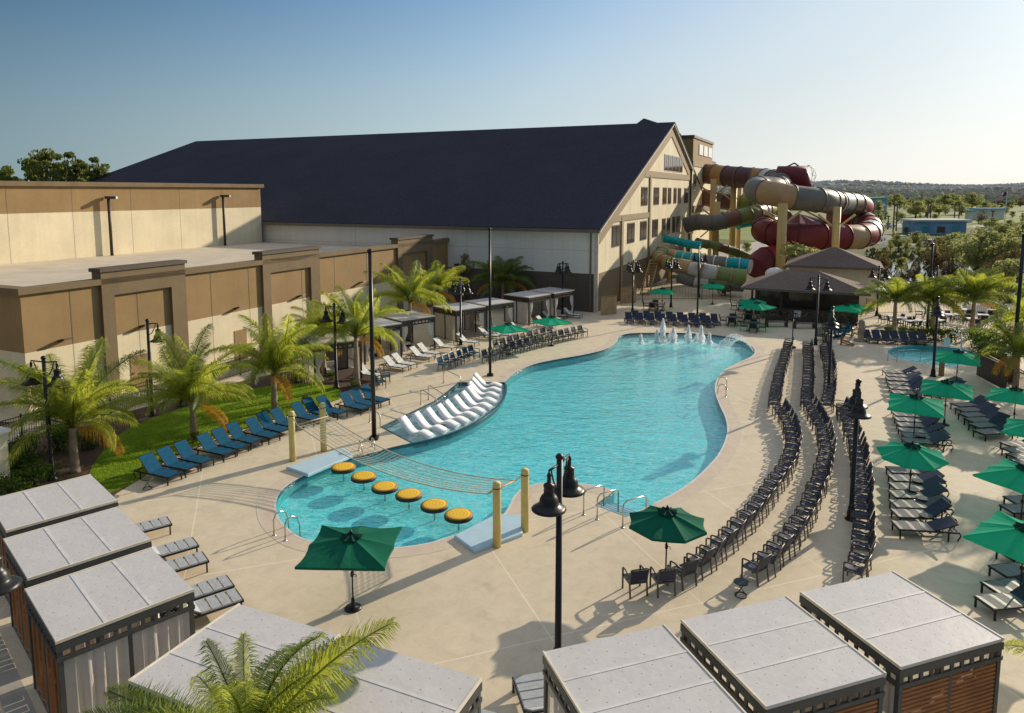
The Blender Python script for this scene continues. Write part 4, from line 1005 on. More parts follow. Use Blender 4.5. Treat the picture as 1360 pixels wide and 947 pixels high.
def post(label, x, yb, yt, r_=.2, m_='trim_dark'):
    b = at(x, yb); zt = at_d(x, yt, b[1])[2]; rt = thing('field_post', label, 'post', (b[0], b[1], 0), 0, 'tall posts around the field')
    MB().tube([(0, 0, 0), (0, 0, zt)], r_, 7).build('shaft', m_, rt); MB().box(-.5, .5, -.2, .2, zt, zt + .35).build('lamp_head', m_, rt)
for i, (x, yb, yt) in enumerate([(1186, 309, 273), (1190, 307, 272), (1179, 305, 288), (1231, 300, 269), (1235, 298, 269), (1267, 296, 272), (1273, 296, 272), (1165, 297, 270), (1317, 306, 281)]):
    post(f'dark post beyond the pond, {["left of a pair beside the grass path", "right of a pair beside the grass path", "short one left of the pair", "left of two by the dark tree", "right of two by the dark tree", "left of twins above the white roof", "right of twins above the white roof", "beside the tall teal building", "alone on the green field"][i]}', x, yb, yt)
# cars
def car(label, x, y, az, paint, pos=None):
    b = pos or at(x, y); rt = thing('parked_car', label, 'car', (b[0], b[1], .03), az, 'parked cars')
    mb = MB(); S = [(-2.2, .35), (-2.25, .8), (-1.5, .95), (-1.0, 1.42), (.6, 1.45), (1.2, 1.0), (2.1, .85), (2.25, .4)]
    n = len(S); mb.add([(-.88 + (.12 if z > 1.1 else 0), y_, z) for y_, z in S] + [(.88 - (.12 if z > 1.1 else 0), y_, z) for y_, z in S], [tuple(range(n)), tuple(range(n, 2 * n))[::-1]] + [(i, n + i, n + (i + 1) % n, (i + 1) % n) for i in range(n)])
    bd = mb.build('body', paint, rt, fix=True)
    MB().add([(-.72, 1.13, 1.06), (.72, 1.13, 1.06), (.68, .66, 1.42), (-.68, .66, 1.42)], [(0, 1, 2, 3)]).add([(-.72, -1.42, 1.05), (.72, -1.42, 1.05), (.68, -1.06, 1.40), (-.68, -1.06, 1.40)], [(0, 1, 2, 3)]).build('windshield', 'car_glass', rt).location.z = .02
    mb = MB()
    for sx in (-1, 1): mb.add([(sx * .845, -1.2, 1.0), (sx * .845, .95, 1.0), (sx * .79, .5, 1.36), (sx * .79, -.9, 1.36)], [(0, 1, 2, 3)])
    mb.build('side_window', 'car_glass', rt)
    for sx in (-1, 1):
        for yy in (-1.35, 1.4):
            w = MB().tube([(sx * .72, yy, .33), (sx * .92, yy, .33)], .33, 14).build('wheel', 'tyre', rt)
        MB().box(sx * .6 - .15, sx * .6 + .15, 2.2, 2.27, .6, .74).build('headlight', 'lamp_white', rt)
car('white car parked by the road, left of a pair', 1197, 321, 60, 'white_paint'); car('silver car parked by the road, right of a pair', 1213, 321, 20, 'silver_paint'); car('pale car half hidden behind the ride loop', 1168, 320, 40, 'silver_paint')
for k_, (x_, y_, a_, m__, l_) in enumerate([(1236, 327, 60, 'silver_paint', 'grey car on the road under the long blue building'), (1290, 331, 60, 'white_paint', 'white car on the road half hidden by the oaks'), (1182, 302, 50, 'silver_paint', 'pale car beside the grass path on the field'), (1325, 334, 60, 'red_paint', 'dark red car on the road near the right edge'), (1206, 299, 80, 'white_paint', 'white car parked left of the long blue building')]): car(l_, x_, y_, a_, m__)
car('white car at the right edge beyond the oaks', 1352, 338, 70, 'white_paint')
# flag
fp = at_d(1337, 262, 150); rt = thing('flag', 'striped flag flying on a tall thin pole far off at the right', 'flag', (fp[0], 150, 0))
MB().tube([(0, 0, 0), (0, 0, fp[2] + 1.2)], .06, 6).build('pole', 'silver_paint', rt)
mb = MB(); nx, nz = 12, 7
for j in range(nz):
    for i in range(nx):
        def fpt(i, j): return (-i * .19 + 0, .18 * math.sin(i * .8), fp[2] + 1.1 - j * .16 - .1 * i + .1 * math.sin(i * .9))
        mi = 2 if (i < 5 and j < 4) else (0 if j % 2 == 0 else 1)
        mb.add([fpt(i, j), fpt(i + 1, j), fpt(i + 1, j + 1), fpt(i, j + 1)], [(0, 1, 2, 3)], mi)
mb.build('cloth', ['red_paint', 'white_paint', 'sling_navy'], rt)
# ------------------------------------------------------------------ lamps and poles
def lamp_head(mb, x, y, z, s=1.0):
    mb.lathe([(.40 * s, -.01), (.41 * s, .01), (.34 * s, .06), (.25 * s, .11), (.225 * s, .16), (.215 * s, .25), (.17 * s, .33), (.125 * s, .37), (.12 * s, .53), (.135 * s, .55), (.12 * s, .60), (.05 * s, .63), (.045 * s, .78), (.06 * s, .80), (.03 * s, .86), (.012, .93)], 18, (x, y, z))
def lamp(label, x, y, az, heads=2, h=4.95, pos=None, off=.58, group='black bell lamp posts round the pool'):
    b = pos or at(x, y); rt = thing('street_lamp', label, 'lamp post', (b[0], b[1], 0), az, group)
    mb = MB(); mb.tube([(0, 0, 0), (0, 0, .45), (0, 0, .5), (0, 0, h)], [.13, .12, .085, .07], 12); mb.build('pole', 'black_metal', rt)
    MB().lathe([(.2, 0), (.2, .04), (.14, .1), (.14, .3), (.1, .36)], 14).build('base', 'black_metal', rt)
    MB().lathe([(.075, 0), (.1, .03), (.1, .07), (.06, .12), (0, .15)], 12, (0, 0, h)).build('finial', 'black_metal', rt)
    dirs = {1: [0], 2: [0, 180], 4: [0, 90, 180, 270]}[heads]
    for a in dirs:
        dx, dy = math.sin(R(a)), math.cos(R(a)); m = MB()
        m.tube([(0, 0, h - .12), (dx * off, dy * off, h - .08)], .028, 6)
        m.tube([(0, 0, h - .72), (dx * off * .35, dy * off * .35, h - .62), (dx * off * .62, dy * off * .62, h - .38), (dx * off * .8, dy * off * .8, h - .12)], .022, 6)
        arm = m.build('arm', 'black_metal', rt)
        m = MB(); lamp_head(m, dx * off, dy * off, h - 1.0); hd = m.build('lamp_head', 'black_metal', rt)
        m = MB(); m.lathe([(.12, -.01), (.1, -.06), (0, -.08)], 12, (dx * off, dy * off, h - .96)); m.build('bulb', 'lamp_white', hd)
    return rt
lamp('nearest double-headed black lamp post, in front of the right cabanas', 741, 885, 28, h=5.25)
lamp('double-headed black lamp post by the mulch bed at the left', 70, 637, 100)
lamp('single-headed black lamp post beside the lawn fence', 203, 552, 100, 1)
lamp('double-headed black lamp post between the palms at the end of the lawn', 447, 515, 111)
lamp('double-headed black lamp post beside the third row of armchairs', 1130, 690, 21)
lamp('black lamp post at the bend of the armchair rows', 1100, 523, 25, 2)
lamp('black lamp post beside the hot tub', 1239, 500, 30, 2)
lamp('black lamp post in front of the middle far cabanas', 612, 458, 100, 4)
lamp('four-headed lamp post at the end of the far cabana row', 747, 418, 60, 4)
lamp('four-headed lamp post by the gable wall corner', 840, 415, 40, 4)
lamp('lamp post behind the far loungers near the tan gates', 891, 408, 40, 4)
lamp('lamp post near the square umbrella by the slides', 928, 395, 20, 4)
lamp('double-headed lamp post in front of the bar counter', 1083, 458, 110, 2, 5.2)
lamp('double lamp post rising behind the right end of the bar', 1164, 425, 110, 2, 4.6, pos=at_d(1164, 425, 66)[:2])
lamp('lamp post behind the left of the three palms', 1241, 420, 110, 2, 4.6)
lamp('foreground black lamp post at the left edge above the cabana roof', 0, 0, 85, 2, pos=(-10.35, 12.75), h=5.05)
lamp('pale double lamp in the far picnic yard', 1140, 405, 100, 2, 4.2, pos=(35.6, 72))
def pole(label, x, y, h, r_=.085, m_='black_metal'):
    b = at(x, y); rt = thing('light_pole', label, 'pole', (b[0], b[1], 0), 0, 'tall slim poles round the pool')
    MB().tube([(0, 0, 0), (0, 0, h)], [r_, r_ * .8], 10).build('shaft', m_, rt); MB().box(-.2, .2, -.2, .2, 0, .12).build('base_plate', m_, rt)
    MB().lathe([(r_, 0), (r_ * 1.3, .03), (r_, .1), (0, .16)], 10, (0, 0, h)).build('cap', m_, rt)
pole('tall slim black pole by the cargo net', 497, 583, 8.8, .11); pole('tall slim dark green pole at the tanning ledge corner', 651, 499, 9.2, .09)
pole('tall slim black pole at the right edge', 1344, 508, 8.9, .12); pole('tall slim black pole behind the palms', 1231, 440, 7.2, .11); pole('tall slim black pole among the far loungers', 926, 420, 6.6, .09)
pole('thin black post at the head of the inner armchair row', 1052, 462, 2.2, .04)
# ------------------------------------------------------------------ furniture prototypes
def armchair(single=False, fabric='sling_navy', metal='chair_metal', name='armchair'):
    rt = thing(name, 'x', 'chair')
    W_2 = .27; parts = []
    def part(nm, mb, m_): parts.append((nm, mb, m_))
    for sx in (-1, 1):
        x = sx * W_2
        m = MB(); m.bar((x, .25, 0), (x, .25, .64), .035, .045); part('leg', m, metal)
        m = MB(); m.bar((x * .97, -.30, 0), (x * .97, -.24, .45), .035, .045); part('leg', m, metal)
        m = MB(); m.tube([(x, .25, .62), (x, .22, .655), (x, .05, .665), (x, -.25, .63)], .024, 6); part('armrest', m, metal)
        m = MB(); m.bar((x * .97, -.24, .45), (x * .97, -.36, .86), .035, .04); part('back_post', m, metal)
    m = MB(); n = 6
    for i in range(n):
        y0 = .26 - .5 * i / n; y1 = .26 - .5 * (i + 1) / n; dz = lambda y_: .43 - .03 * math.sin((.26 - y_) / .5 * math.pi)
        m.hexa([(-.245, y0, dz(y0) - .012), (.245, y0, dz(y0) - .012), (.245, y1, dz(y1) - .012), (-.245, y1, dz(y1) - .012), (-.245, y0, dz(y0) + .01), (.245, y0, dz(y0) + .01), (.245, y1, dz(y1) + .01), (-.245, y1, dz(y1) + .01)])
    part('seat', m, fabric)
    m = MB(); m.bar((-.26, .25, .40), (.26, .25, .40), .03, .04); m.bar((-.26, -.25, .40), (.26, -.25, .40), .03, .04)
    for sx in (-1, 1): m.bar((sx * .262, -.25, .40), (sx * .262, .25, .40), .03, .04)
    part('seat_frame', m, metal)
    m = MB(); P = [(-.25, -.25, .46), (.25, -.25, .46)]
    m.hexa([(-.245, -.262, .47), (.245, -.262, .47), (.245, -.242, .47), (-.245, -.242, .47), (-.245, -.385, .84), (.245, -.385, .84), (.245, -.36, .84), (-.245, -.36, .84)]); part('backrest', m, fabric)
    m = MB(); m.tube([(-.262, -.36, .86), (-.2, -.385, .885), (.2, -.385, .885), (.262, -.36, .86)], .022, 6); part('top_rail', m, metal)
    if single:
        bpy.data.objects.remove(rt); mb = MB(); 
        for nm, m, mm in parts: mb.add(m.v, m.f, 0 if mm == fabric else 1)
        rt = mb.build(name, [fabric, metal]); tag(rt, 'x', 'chair'); return rt
    for nm, m, mm in parts: m.build(nm, mm, rt)
    return rt
ch_near = armchair(); ch_far = armchair(True); ch_blue = armchair(True, 'sling_blue'); ch_dark = armchair(True, 'sling_black')
def resample(pts, pitch):
    out = [Vector(pts[0])]; acc = 0; pos = Vector(pts[0]); i = 1
    while i < len(pts):
        q = Vector(pts[i]); d = (q - pos).length
        if acc + d >= pitch:
            pos = pos + (q - pos).normalized() * (pitch - acc); out.append(pos.copy()); acc = 0
        else: acc += d; pos = q; i += 1
    return out
def chair_row(proto, px_, pitch, lab, grp, face, smooth=True, jitter=7, skip=()):
    P = spline([at(x, y) for x, y in px_], 8, False) if smooth else [at(x, y) for x, y in px_]
    S = resample(P, pitch); n = len(S)
    for i, p in enumerate(S):
        if i in skip: continue
        a, b = S[max(0, i - 1)], S[min(n - 1, i + 1)]; t = (b - a).normalized(); nn = Vector((-t.y, t.x))
        if nn.dot(Vector(face) - p) < 0: nn = -nn
        az = math.degrees(math.atan2(nn.x, nn.y)) + rnd.uniform(-jitter, jitter)
        o = place(proto, (p.x + rnd.uniform(-.03, .03), p.y + rnd.uniform(-.03, .03), 0), az, lab(i + 1, n), grp)
PC = (2, 36)
rows = [('inner', 'innermost curved row', [(1047, 462), (1042, 480), (1036, 500), (1031, 520), (1027, 546)], [(1034, 553), (1045, 572), (1051, 594), (1049, 616), (1038, 640), (1023, 661), (1003, 690), (976, 718), (945, 748), (908, 774), (872, 786), (833, 786)]),
        ('middle', 'middle curved row', [(1071, 466), (1072, 485), (1072, 505), (1071, 525), (1069, 545)], [(1074, 549), (1086, 570), (1094, 592), (1096, 615), (1090, 640), (1080, 668), (1066, 700), (1048, 728), (1020, 757), (993, 776)]),
        ('outer', 'outer curved row', [(1093, 468), (1098, 485), (1101, 505), (1100, 528), (1097, 550)], [(1116, 550), (1126, 575), (1134, 600), (1140, 628), (1142, 655), (1142, 685), (1143, 715), (1143, 745), (1137, 768), (1124, 786)])]
for key, rn, up_, lo_ in rows:
    chair_row(ch_far, up_, .80, lambda i, n: f'dark sling armchair, {nth(i)} from the far end of the {key} curved row', f'armchairs in the far half of the {key} row', PC)
    chair_row(ch_near, lo_, .80, lambda i, n: f'dark sling armchair, {nth(n + 1 - i)} from the near end of the {key} curved row', f'armchairs in the near half of the {key} row', PC, jitter=8)
chair_row(ch_blue, [(589, 492), (604, 486), (620, 480), (636, 473)], .78, lambda i, n: f'blue sling armchair in the short row by the cabanas, {nth(i)} from the left', 'blue armchairs near the far cabanas', (30, 60), False)
chair_row(ch_near, [(648, 482), (680, 471), (712, 463), (750, 453), (779, 446)], .82, lambda i, n: f'navy sling armchair in the long front row before the cabanas, {nth(i)} from the left', 'navy armchairs before the far cabanas', (30, 60), False)
chair_row(ch_far, [(662, 468), (690, 460), (715, 453), (735, 448)], .84, lambda i, n: f'navy sling armchair in the second row before the cabanas, {nth(i)} from the left', 'navy armchairs before the far cabanas', (30, 60), False)
for x, y, a, lb_ in ((505, 515, 60, 'blue armchair turned to the pole beside the lawn end'), (512, 508, 75, 'blue armchair behind the pair by the lawn end')):
    place(ch_blue, (*at(x, y), 0), a, lb_)
# sun loungers (head towards local -y, feet +y)
def lounger(fabric, back, metal='black_metal', back_ang=42, name='sun_lounger', cat='sun lounger', bl=.78, ht=.34, pad=False, w=.33, single=False):
    rt = thing(name, 'x', cat); P = []
    for sx in (-1, 1):
        m = MB(); m.bar((sx * w, -.95, ht - .02), (sx * w, .95, ht - .02), .04, .055); P.append(('side_rail', m, metal))
        for yy in (.88, -.62): m = MB(); m.bar((sx * w, yy, 0), (sx * w, yy, ht - .05), .04, .05); P.append(('leg', m, metal))
        m = MB(); m.tube([(sx * w, -.95, ht - .02), (sx * w, -1.0, ht - .12), (sx * w, -.9, .03)], .022, 6); P.append(('leg', m, metal))
    for y_, z_, t_ in ((.94, ht - .02, .05), (-.2, ht - .05, .03), (-.94, ht - .04, .03)): m = MB(); m.bar((-w, y_, z_), (w, y_, z_), .04, t_); P.append(('cross_bar', m, metal))
    th = .05 if pad else .018
    y0 = -.95 + bl; ca, sa = math.cos(R(back_ang)), math.sin(R(back_ang)); m = MB()
    k = 4 if pad else 8; yy = [y0 + (.93 - y0) * i / k for i in range(k + 1)]
    for i in range(k):
        a, b = yy[i], yy[i + 1]; g = .012 if pad else 0; s1 = .012 * math.sin(i * 2.1); s2 = .012 * math.sin((i + 1) * 2.1)
        if pad: m.hexa([(-w, a + g, ht), (w, a + g, ht), (w, b - g, ht), (-w, b - g, ht), (-w + .02, a + g * 2, ht + th), (w - .02, a + g * 2, ht + th), (w - .02, b - g * 2, ht + th), (-w + .02, b - g * 2, ht + th)])
        else: m.hexa([(-w + .02, a, ht - .01 - s1), (w - .02, a, ht - .01 - s1), (w - .02, b, ht - .01 - s2), (-w + .02, b, ht - .01 - s2), (-w + .02, a, ht + th - .01 - s1), (w - .02, a, ht + th - .01 - s1), (w - .02, b, ht + th - .01 - s2), (-w + .02, b, ht + th - .01 - s2)])
    P.append(('seat', m, fabric))
    bx, bz = y0 - ca * bl, ht + sa * bl
    m = MB(); m.hexa([(-w + .03, y0, ht + .0), (w - .03, y0, ht + .0), (w - .03, bx, bz), (-w + .03, bx, bz), (-w + .03, y0 + sa * th, ht + ca * th), (w - .03, y0 + sa * th, ht + ca * th), (w - .03, bx + sa * th, bz + ca * th), (-w + .03, bx + sa * th, bz + ca * th)]); P.append(('backrest', m, back))
    m = MB()
    for sx in (-1, 1): m.bar((sx * (w - .02), y0, ht), (sx * (w - .02), bx, bz), .03, .035)
    m.bar((-w + .02, bx, bz), (w - .02, bx, bz), .03, .035); P.append(('back_frame', m, metal))
    m = MB()
    for sx in (-1, 1): m.bar((sx * (w - .06), y0 - ca * bl * .6, ht + sa * bl * .6 - .02), (sx * (w - .06), -.78, ht - .03), .02)
    P.append(('prop', m, metal))
    if single:
        bpy.data.objects.remove(rt); mb = MB(); ms = []
        for nm, q, mm in P:
            if mm not in ms: ms.append(mm)
            mb.add(q.v, q.f, ms.index(mm))
        return tag(mb.build(name, ms), 'x', cat)
    for nm, q, mm in P: q.build(nm, mm, rt)
    return rt
lg_blue = lounger('sling_blue', 'sling_blue', back_ang=48); lg_white = lounger('sling_white', 'sling_white', 'frame_grey', back_ang=42); lg_dark = lounger('sling_grey', 'sling_navy', back_ang=27, bl=.76); lg_dark2 = lounger('sling_grey', 'sling_navy', back_ang=38, bl=.76); lg_dark3 = lounger('sling_grey', 'sling_navy', back_ang=20, bl=.76); lg_far = lounger('sling_navy', 'sling_navy', back_ang=50, single=True); lg_pad = lounger('pad_grey', 'pad_grey', 'black_metal', pad=True, back_ang=35, w=.36)
# pos given by the foot end on the ground, az = direction the feet point
def by_feet(proto, x, y, az, lab, grp, z=0, j=2, scale=None):
    f = at(x, y); d = azd(az); s = scale or 1
    place(proto, (f[0] - d[0] * .93 * s, f[1] - d[1] * .93 * s, z), az + rnd.uniform(-j, j), lab, grp, scale)
bf = [(234, 641), (256, 631), (277, 622), (306, 611), (324, 603), (342, 595), (366, 588), (380, 580), (397, 574), (424, 565), (438, 558), (456, 556), (486, 550), (498, 545), (512, 540)]
for i, (x, y) in enumerate(bf):
    by_feet(lg_blue, x, y, 112 + i * .9, f'blue sling sun lounger along the lawn, {nth(i + 1)} from the left', 'blue sun loungers along the lawn')
wf = [(505, 505, 'alone right of the trunk of the palm by the thin pole'), (540, 494, 'front one of the first pair by the left cabanas'), (551, 490, 'rear one of the first pair by the left cabanas'), (574, 480, 'front one of the second pair by the left cabanas'), (583, 475, 'rear one of the second pair by the left cabanas'),
      (604, 467, 'single one before the middle cabanas'), (634, 460, 'beside the first middle cabana'), (662, 451, 'front one before the middle cabanas'), (680, 450, 'rear one under the square umbrella'), (703, 445, 'left of the right-hand umbrella'), (737, 435, 'right of the cabana pair'), (744, 428, 'front one at the last cabana'), (752, 424, 'rear one at the last cabana'), (772, 423, 'farthest one against the dark wall')]
for x, y, t_ in wf: by_feet(lg_white, x, y, 117, f'white sun lounger, {t_}', 'white sun loungers before the far cabanas')
# dark loungers on the right
dk = [('in the cluster nearest the hot tub', [(1174, 500), (1176, 505), (1178, 510), (1180, 516), (1182, 522), (1184, 528)], 283, 'far left'),
      ('under the second umbrella column', [(1185, 552), (1188, 558), (1190, 565), (1192, 572)], 282, 'second left'), ('beside the umbrella in the left column', [(1196, 580), (1198, 587), (1200, 594)], 280, 'third left'),
      ('in the big near cluster of the left column', [(1181, 634), (1182, 645), (1183, 656), (1185, 667), (1186, 680), (1187, 693), (1188, 710)], 276, 'big'),
      ('beside the hot tub', [(1236, 516), (1239, 522), (1242, 528)], 262, 'tub'), ('in the right column by the fence', [(1268, 546), (1274, 553), (1280, 560), (1286, 567), (1292, 574), (1298, 583)], 260, 'r1'),
      ('half out of frame on the right', [(1334, 600), (1338, 608), (1343, 616), (1348, 624), (1354, 632)], 262, 'r2'), ('behind the large right umbrella', [(1340, 676), (1337, 688)], 266, 'r3'),
      ('at the lower right edge', [(1334, 750), (1322, 772), (1313, 795), (1304, 815)], 262, 'r4')]
for t_, pts, az, key in dk:
    for i, (x, y) in enumerate(pts): by_feet(rnd.choice([lg_dark, lg_dark, lg_dark2, lg_dark3]) if (key, i) != ('far left', 0) else lg_dark, x + rnd.uniform(-1.5, 1.5), y, az, f'grey sun lounger {t_}, {nth(i + 1)} from back', 'dark sun loungers on the right deck')
for i in range(16):
    x = 838 + i * 7.6; by_feet(lg_far, x, 431 + i * .35 - (3 if i % 2 else 0), 184 if i % 2 else 178, f'navy sun lounger facing the fountains, {nth(i + 1)} from the left', 'navy sun loungers beyond the fountains', scale=.9)
for i in range(7):
    by_feet(lg_far, 1160 + i * 12.5, 457 + i * .5, 182, f'dark sun lounger under the palms by the hot tub, {nth(i + 1)} from the left', 'dark loungers under the palms', scale=.9)
# padded loungers of the near cabanas: feet stick out
for i, (x, y, az, t_) in enumerate([(225, 704, 52, 'poking out of the farthest left cabana'), (260, 733, 52, 'poking out of the middle left cabana, back one'), (273, 753, 52, 'poking out of the middle left cabana, front one'), (306, 786, 52, 'poking out of the near left cabana, back one'), (318, 805, 52, 'poking out of the near left cabana, front one'),
                             (702, 915, -12, 'beside the curtain of the near right cabana'), (640, 962, 20, 'at the bottom edge right of the centre cabana')]):
    by_feet(lg_pad, x, y, az, f'grey quilted sun lounger {t_}', 'grey quilted loungers of the cabanas', j=1)
# white in-water chaises
mb = MB(); prof = [(.95, .02), (.75, .10), (.45, .20), (.20, .19), (0, .10), (-.18, .10), (-.4, .26), (-.65, .52), (-.88, .74)]
prof = spline(prof, 3, False); n = len(prof)
top = [(y, z + .05) for y, z in prof]; vs = []
for sx in (-.31, .31): vs += [(sx, y, z) for y, z in prof] + [(sx, y, z) for y, z in top]
fs = [(i, i + 1, n + i + 1, n + i) for i in range(n - 1)] + [(2 * n + i, 3 * n + i, 3 * n + i + 1, 2 * n + i + 1) for i in range(n - 1)] + [(n + i, n + i + 1, 3 * n + i + 1, 3 * n + i) for i in range(n - 1)] + [(i + 1, i, 2 * n + i, 2 * n + i + 1) for i in range(n - 1)]
fs += [(0, n, 3 * n, 2 * n), (n - 1, 2 * n + n - 1, 3 * n + n - 1, 2 * n - 1)]
cz = mb.add(vs, fs, 0, False).build('pool_chaise', 'chaise_white'); tag(cz, 'x', 'pool chaise')
for p, f in zip(cz.data.polygons, range(10 ** 6)): p.use_smooth = 4 * 0 + (f >= 2 * (n - 1) and f < 4 * (n - 1))
wc = [((535, 560), (574, 577)), ((552, 554), (593, 570)), ((568, 548), (609, 563)), ((583, 543), (622, 558)), ((596, 538), (634, 551)), ((610, 532), (644, 545)), ((619, 526), (653, 539)), ((625, 519), (659, 532)), ((628, 513), (663, 524)), ((630, 507), (667, 517)), ((632, 501), (669, 511))]
for i, (h_, f_) in enumerate(wc):
    A = at(h_[0], h_[1], .55 - .2); B = at(f_[0], f_[1], 0); az = az_of(A, B); d = azd(az if i < 4 else az)
    place(cz, (B[0] - d[0] * .95, B[1] - d[1] * .95, -.2), az, f'white moulded chaise in the shallow ledge, {nth(i + 1)} from the near end', 'white chaises on the tanning ledge')
# ------------------------------------------------------------------ umbrellas
def umbrella(shape='square', r=1.16, rim=1.82, hub=2.28, deep=False, name='umbrella'):
    rt = thing(name, 'x', 'umbrella'); cm = 'canvas_green_deep' if deep else 'canvas_green'
    if shape == 'square': out = [(r, r), (0, r), (-r, r), (-r, 0), (-r, -r), (0, -r), (r, -r), (r, 0)]
    else: out = [(r * math.cos(R(22.5 + 45 * k)), r * math.sin(R(22.5 + 45 * k))) for k in range(8)]
    mb = MB(); N = 5; vs = [(0, 0, hub)]; m2 = []
    M_ = len(out); sub = 4
    ring = []
    for k in range(M_):
        a, b = out[k], out[(k + 1) % M_]
        for j in range(sub): t = j / sub; ring.append((a[0] + (b[0] - a[0]) * t, a[1] + (b[1] - a[1]) * t, 4 * t * (1 - t)))
    K = len(ring)
    for i in range(1, N + 1):
        t = i / N
        for x, y, g in ring:
            sag = .055 * g * math.sin(math.pi * t * .75); vs.append((x * t * (1 - .05 * g * t), y * t * (1 - .05 * g * t), hub - (hub - rim) * (t ** 1.15) - sag))
    fs = [(0, 1 + j, 1 + (j + 1) % K) for j in range(K)]
    for i in range(N - 1):
        for j in range(K): fs.append((1 + i * K + j, 1 + (i + 1) * K + j, 1 + (i + 1) * K + (j + 1) % K, 1 + i * K + (j + 1) % K))
    # hem
    o = 1 + (N - 1) * K
    for j in range(K): x, y, z = vs[o + j]; vs.append((x, y, z - .07))
    for j in range(K): fs.append((o + j, o + K + j, o + K + (j + 1) % K, o + (j + 1) % K))
    cn_ = MB().add(vs, fs, 0, False).build('canopy', cm, rt)
    v2 = [(0, 0, hub + .09)]; Kv = 16
    for j in range(Kv): a = j * math.tau / Kv; rr_ = .27 + (.05 if j % 2 else 0); v2.append((rr_ * math.cos(a), rr_ * math.sin(a), hub + (.02 if j % 2 else -.045)))
    MB().add(v2, [(0, 1 + j, 1 + (j + 1) % Kv) for j in range(Kv)]).build('vent', 'canvas_dark', rt)
    MB().lathe([(.05, 0), (.045, .05), (.02, .1), (0, .12)], 10, (0, 0, hub + .08)).build('finial', 'black_metal', rt)
    MB().tube([(0, 0, .05), (0, 0, hub)], .024, 10).build('pole', 'bronze', rt)
    for x, y in out:
        m = MB(); m.bar((0, 0, hub - .03), (x * .97, y * .97, rim - .02), .02); rb = m.build('rib', 'bronze', rt)
    MB().lathe([(.24, 0), (.24, .03), (.2, .06), (.06, .08), (.045, .3), (.03, .32)], 20).build('base', 'black_metal', rt)
    cr = MB(); cr.box(-.04, .04, -.05, .05, .95, 1.07); cr.tube([(.04, 0, 1.0), (.11, 0, 1.0), (.11, 0, .92)], .012, 6); cr.build('crank', 'black_metal', rt)
    return rt
us = umbrella('square', 1.12, 1.84, 2.2); uo = umbrella('oct', 1.2, 1.78, 2.12); ud = umbrella('square', 1.18, 1.84, 2.1, True); uod = umbrella('oct', 1.2, 1.76, 2.1, True)
def um(proto, hubpx, hz, az, lab, tilt=0, tdir=0, base=None, scale=None):
    b = base and at(*base) or at(*hubpx, hz)
    o = place(proto, (b[0], b[1], 0), az, lab, 'green market umbrellas', scale)
    if tilt:
        for ch in kids(o):
            nm = ch.name.split('.')[0]
            if nm in ('canopy', 'vent', 'finial', 'rib'):
                ax = Vector((math.cos(R(tdir - az)), -math.sin(R(tdir - az)), 0)); pv = Vector((0, 0, 1.75))
                Rm = Matrix.Rotation(R(-tilt), 4, ax); mt = Matrix.Translation(pv) @ Rm @ Matrix.Translation(-pv); ch.matrix_local = mt
        if False: pass
    return o
um(ud, None, 0, 2, 'dark green square umbrella over the deck by the near cabanas', 0, 0, (469, 808))
um(uod, None, 0, 10, 'octagonal green umbrella behind the first armchairs', 0, 0, (884, 768))
um(us, (1125, 405), 2.2, 30, 'front umbrella of the pair at the right end of the bar'); um(us, (1133, 403), 2.2, 60, 'rear umbrella of the pair at the right end of the bar')
um(uo, (1212, 589), 2.2, 15, 'octagonal green umbrella in the middle of the lounger column', 5, 200)
um(us, (1217, 527), 2.2, 30, 'square green umbrella in the left lounger column nearest the hot tub', 4, 200)
um(us, (1258, 507), 2.2, 32, 'square green umbrella between the two lounger columns', 4, 200)
um(us, (1273, 467), 2.2, 32, 'square green umbrella beside the hot tub', 4, 200)
um(us, (1350, 517), 2.2, 40, 'green umbrella cut by the right edge, by the fence')
um(us, (1362, 621), 2.2, 58, 'green umbrella cut by the right edge, halfway down', 4, 200); um(us, (1362, 700), 2.2, 55, 'big square green umbrella at the lower right edge', 6, 200)
um(us, (880, 383), 2.2, 20, 'small square umbrella over the table by the gable wall'); um(us, (947, 376), 2.2, 20, 'small square umbrella nearest the green slide')
um(us, (1000, 397), 2.2, 20, 'rear umbrella of the pair at the left end of the bar'); um(us, (1006, 402), 2.2, 50, 'front umbrella of the pair at the left end of the bar')
um(us, (675, 430), 2.2, 60, 'square umbrella over the white loungers, left of two', scale=1.0); um(us, (733, 421), 2.2, 60, 'square umbrella over the white loungers, right of two', scale=1.0)
um(us, (1378, 560), 2.2, 40, 'green umbrella just past the right edge over the lounger column'); 
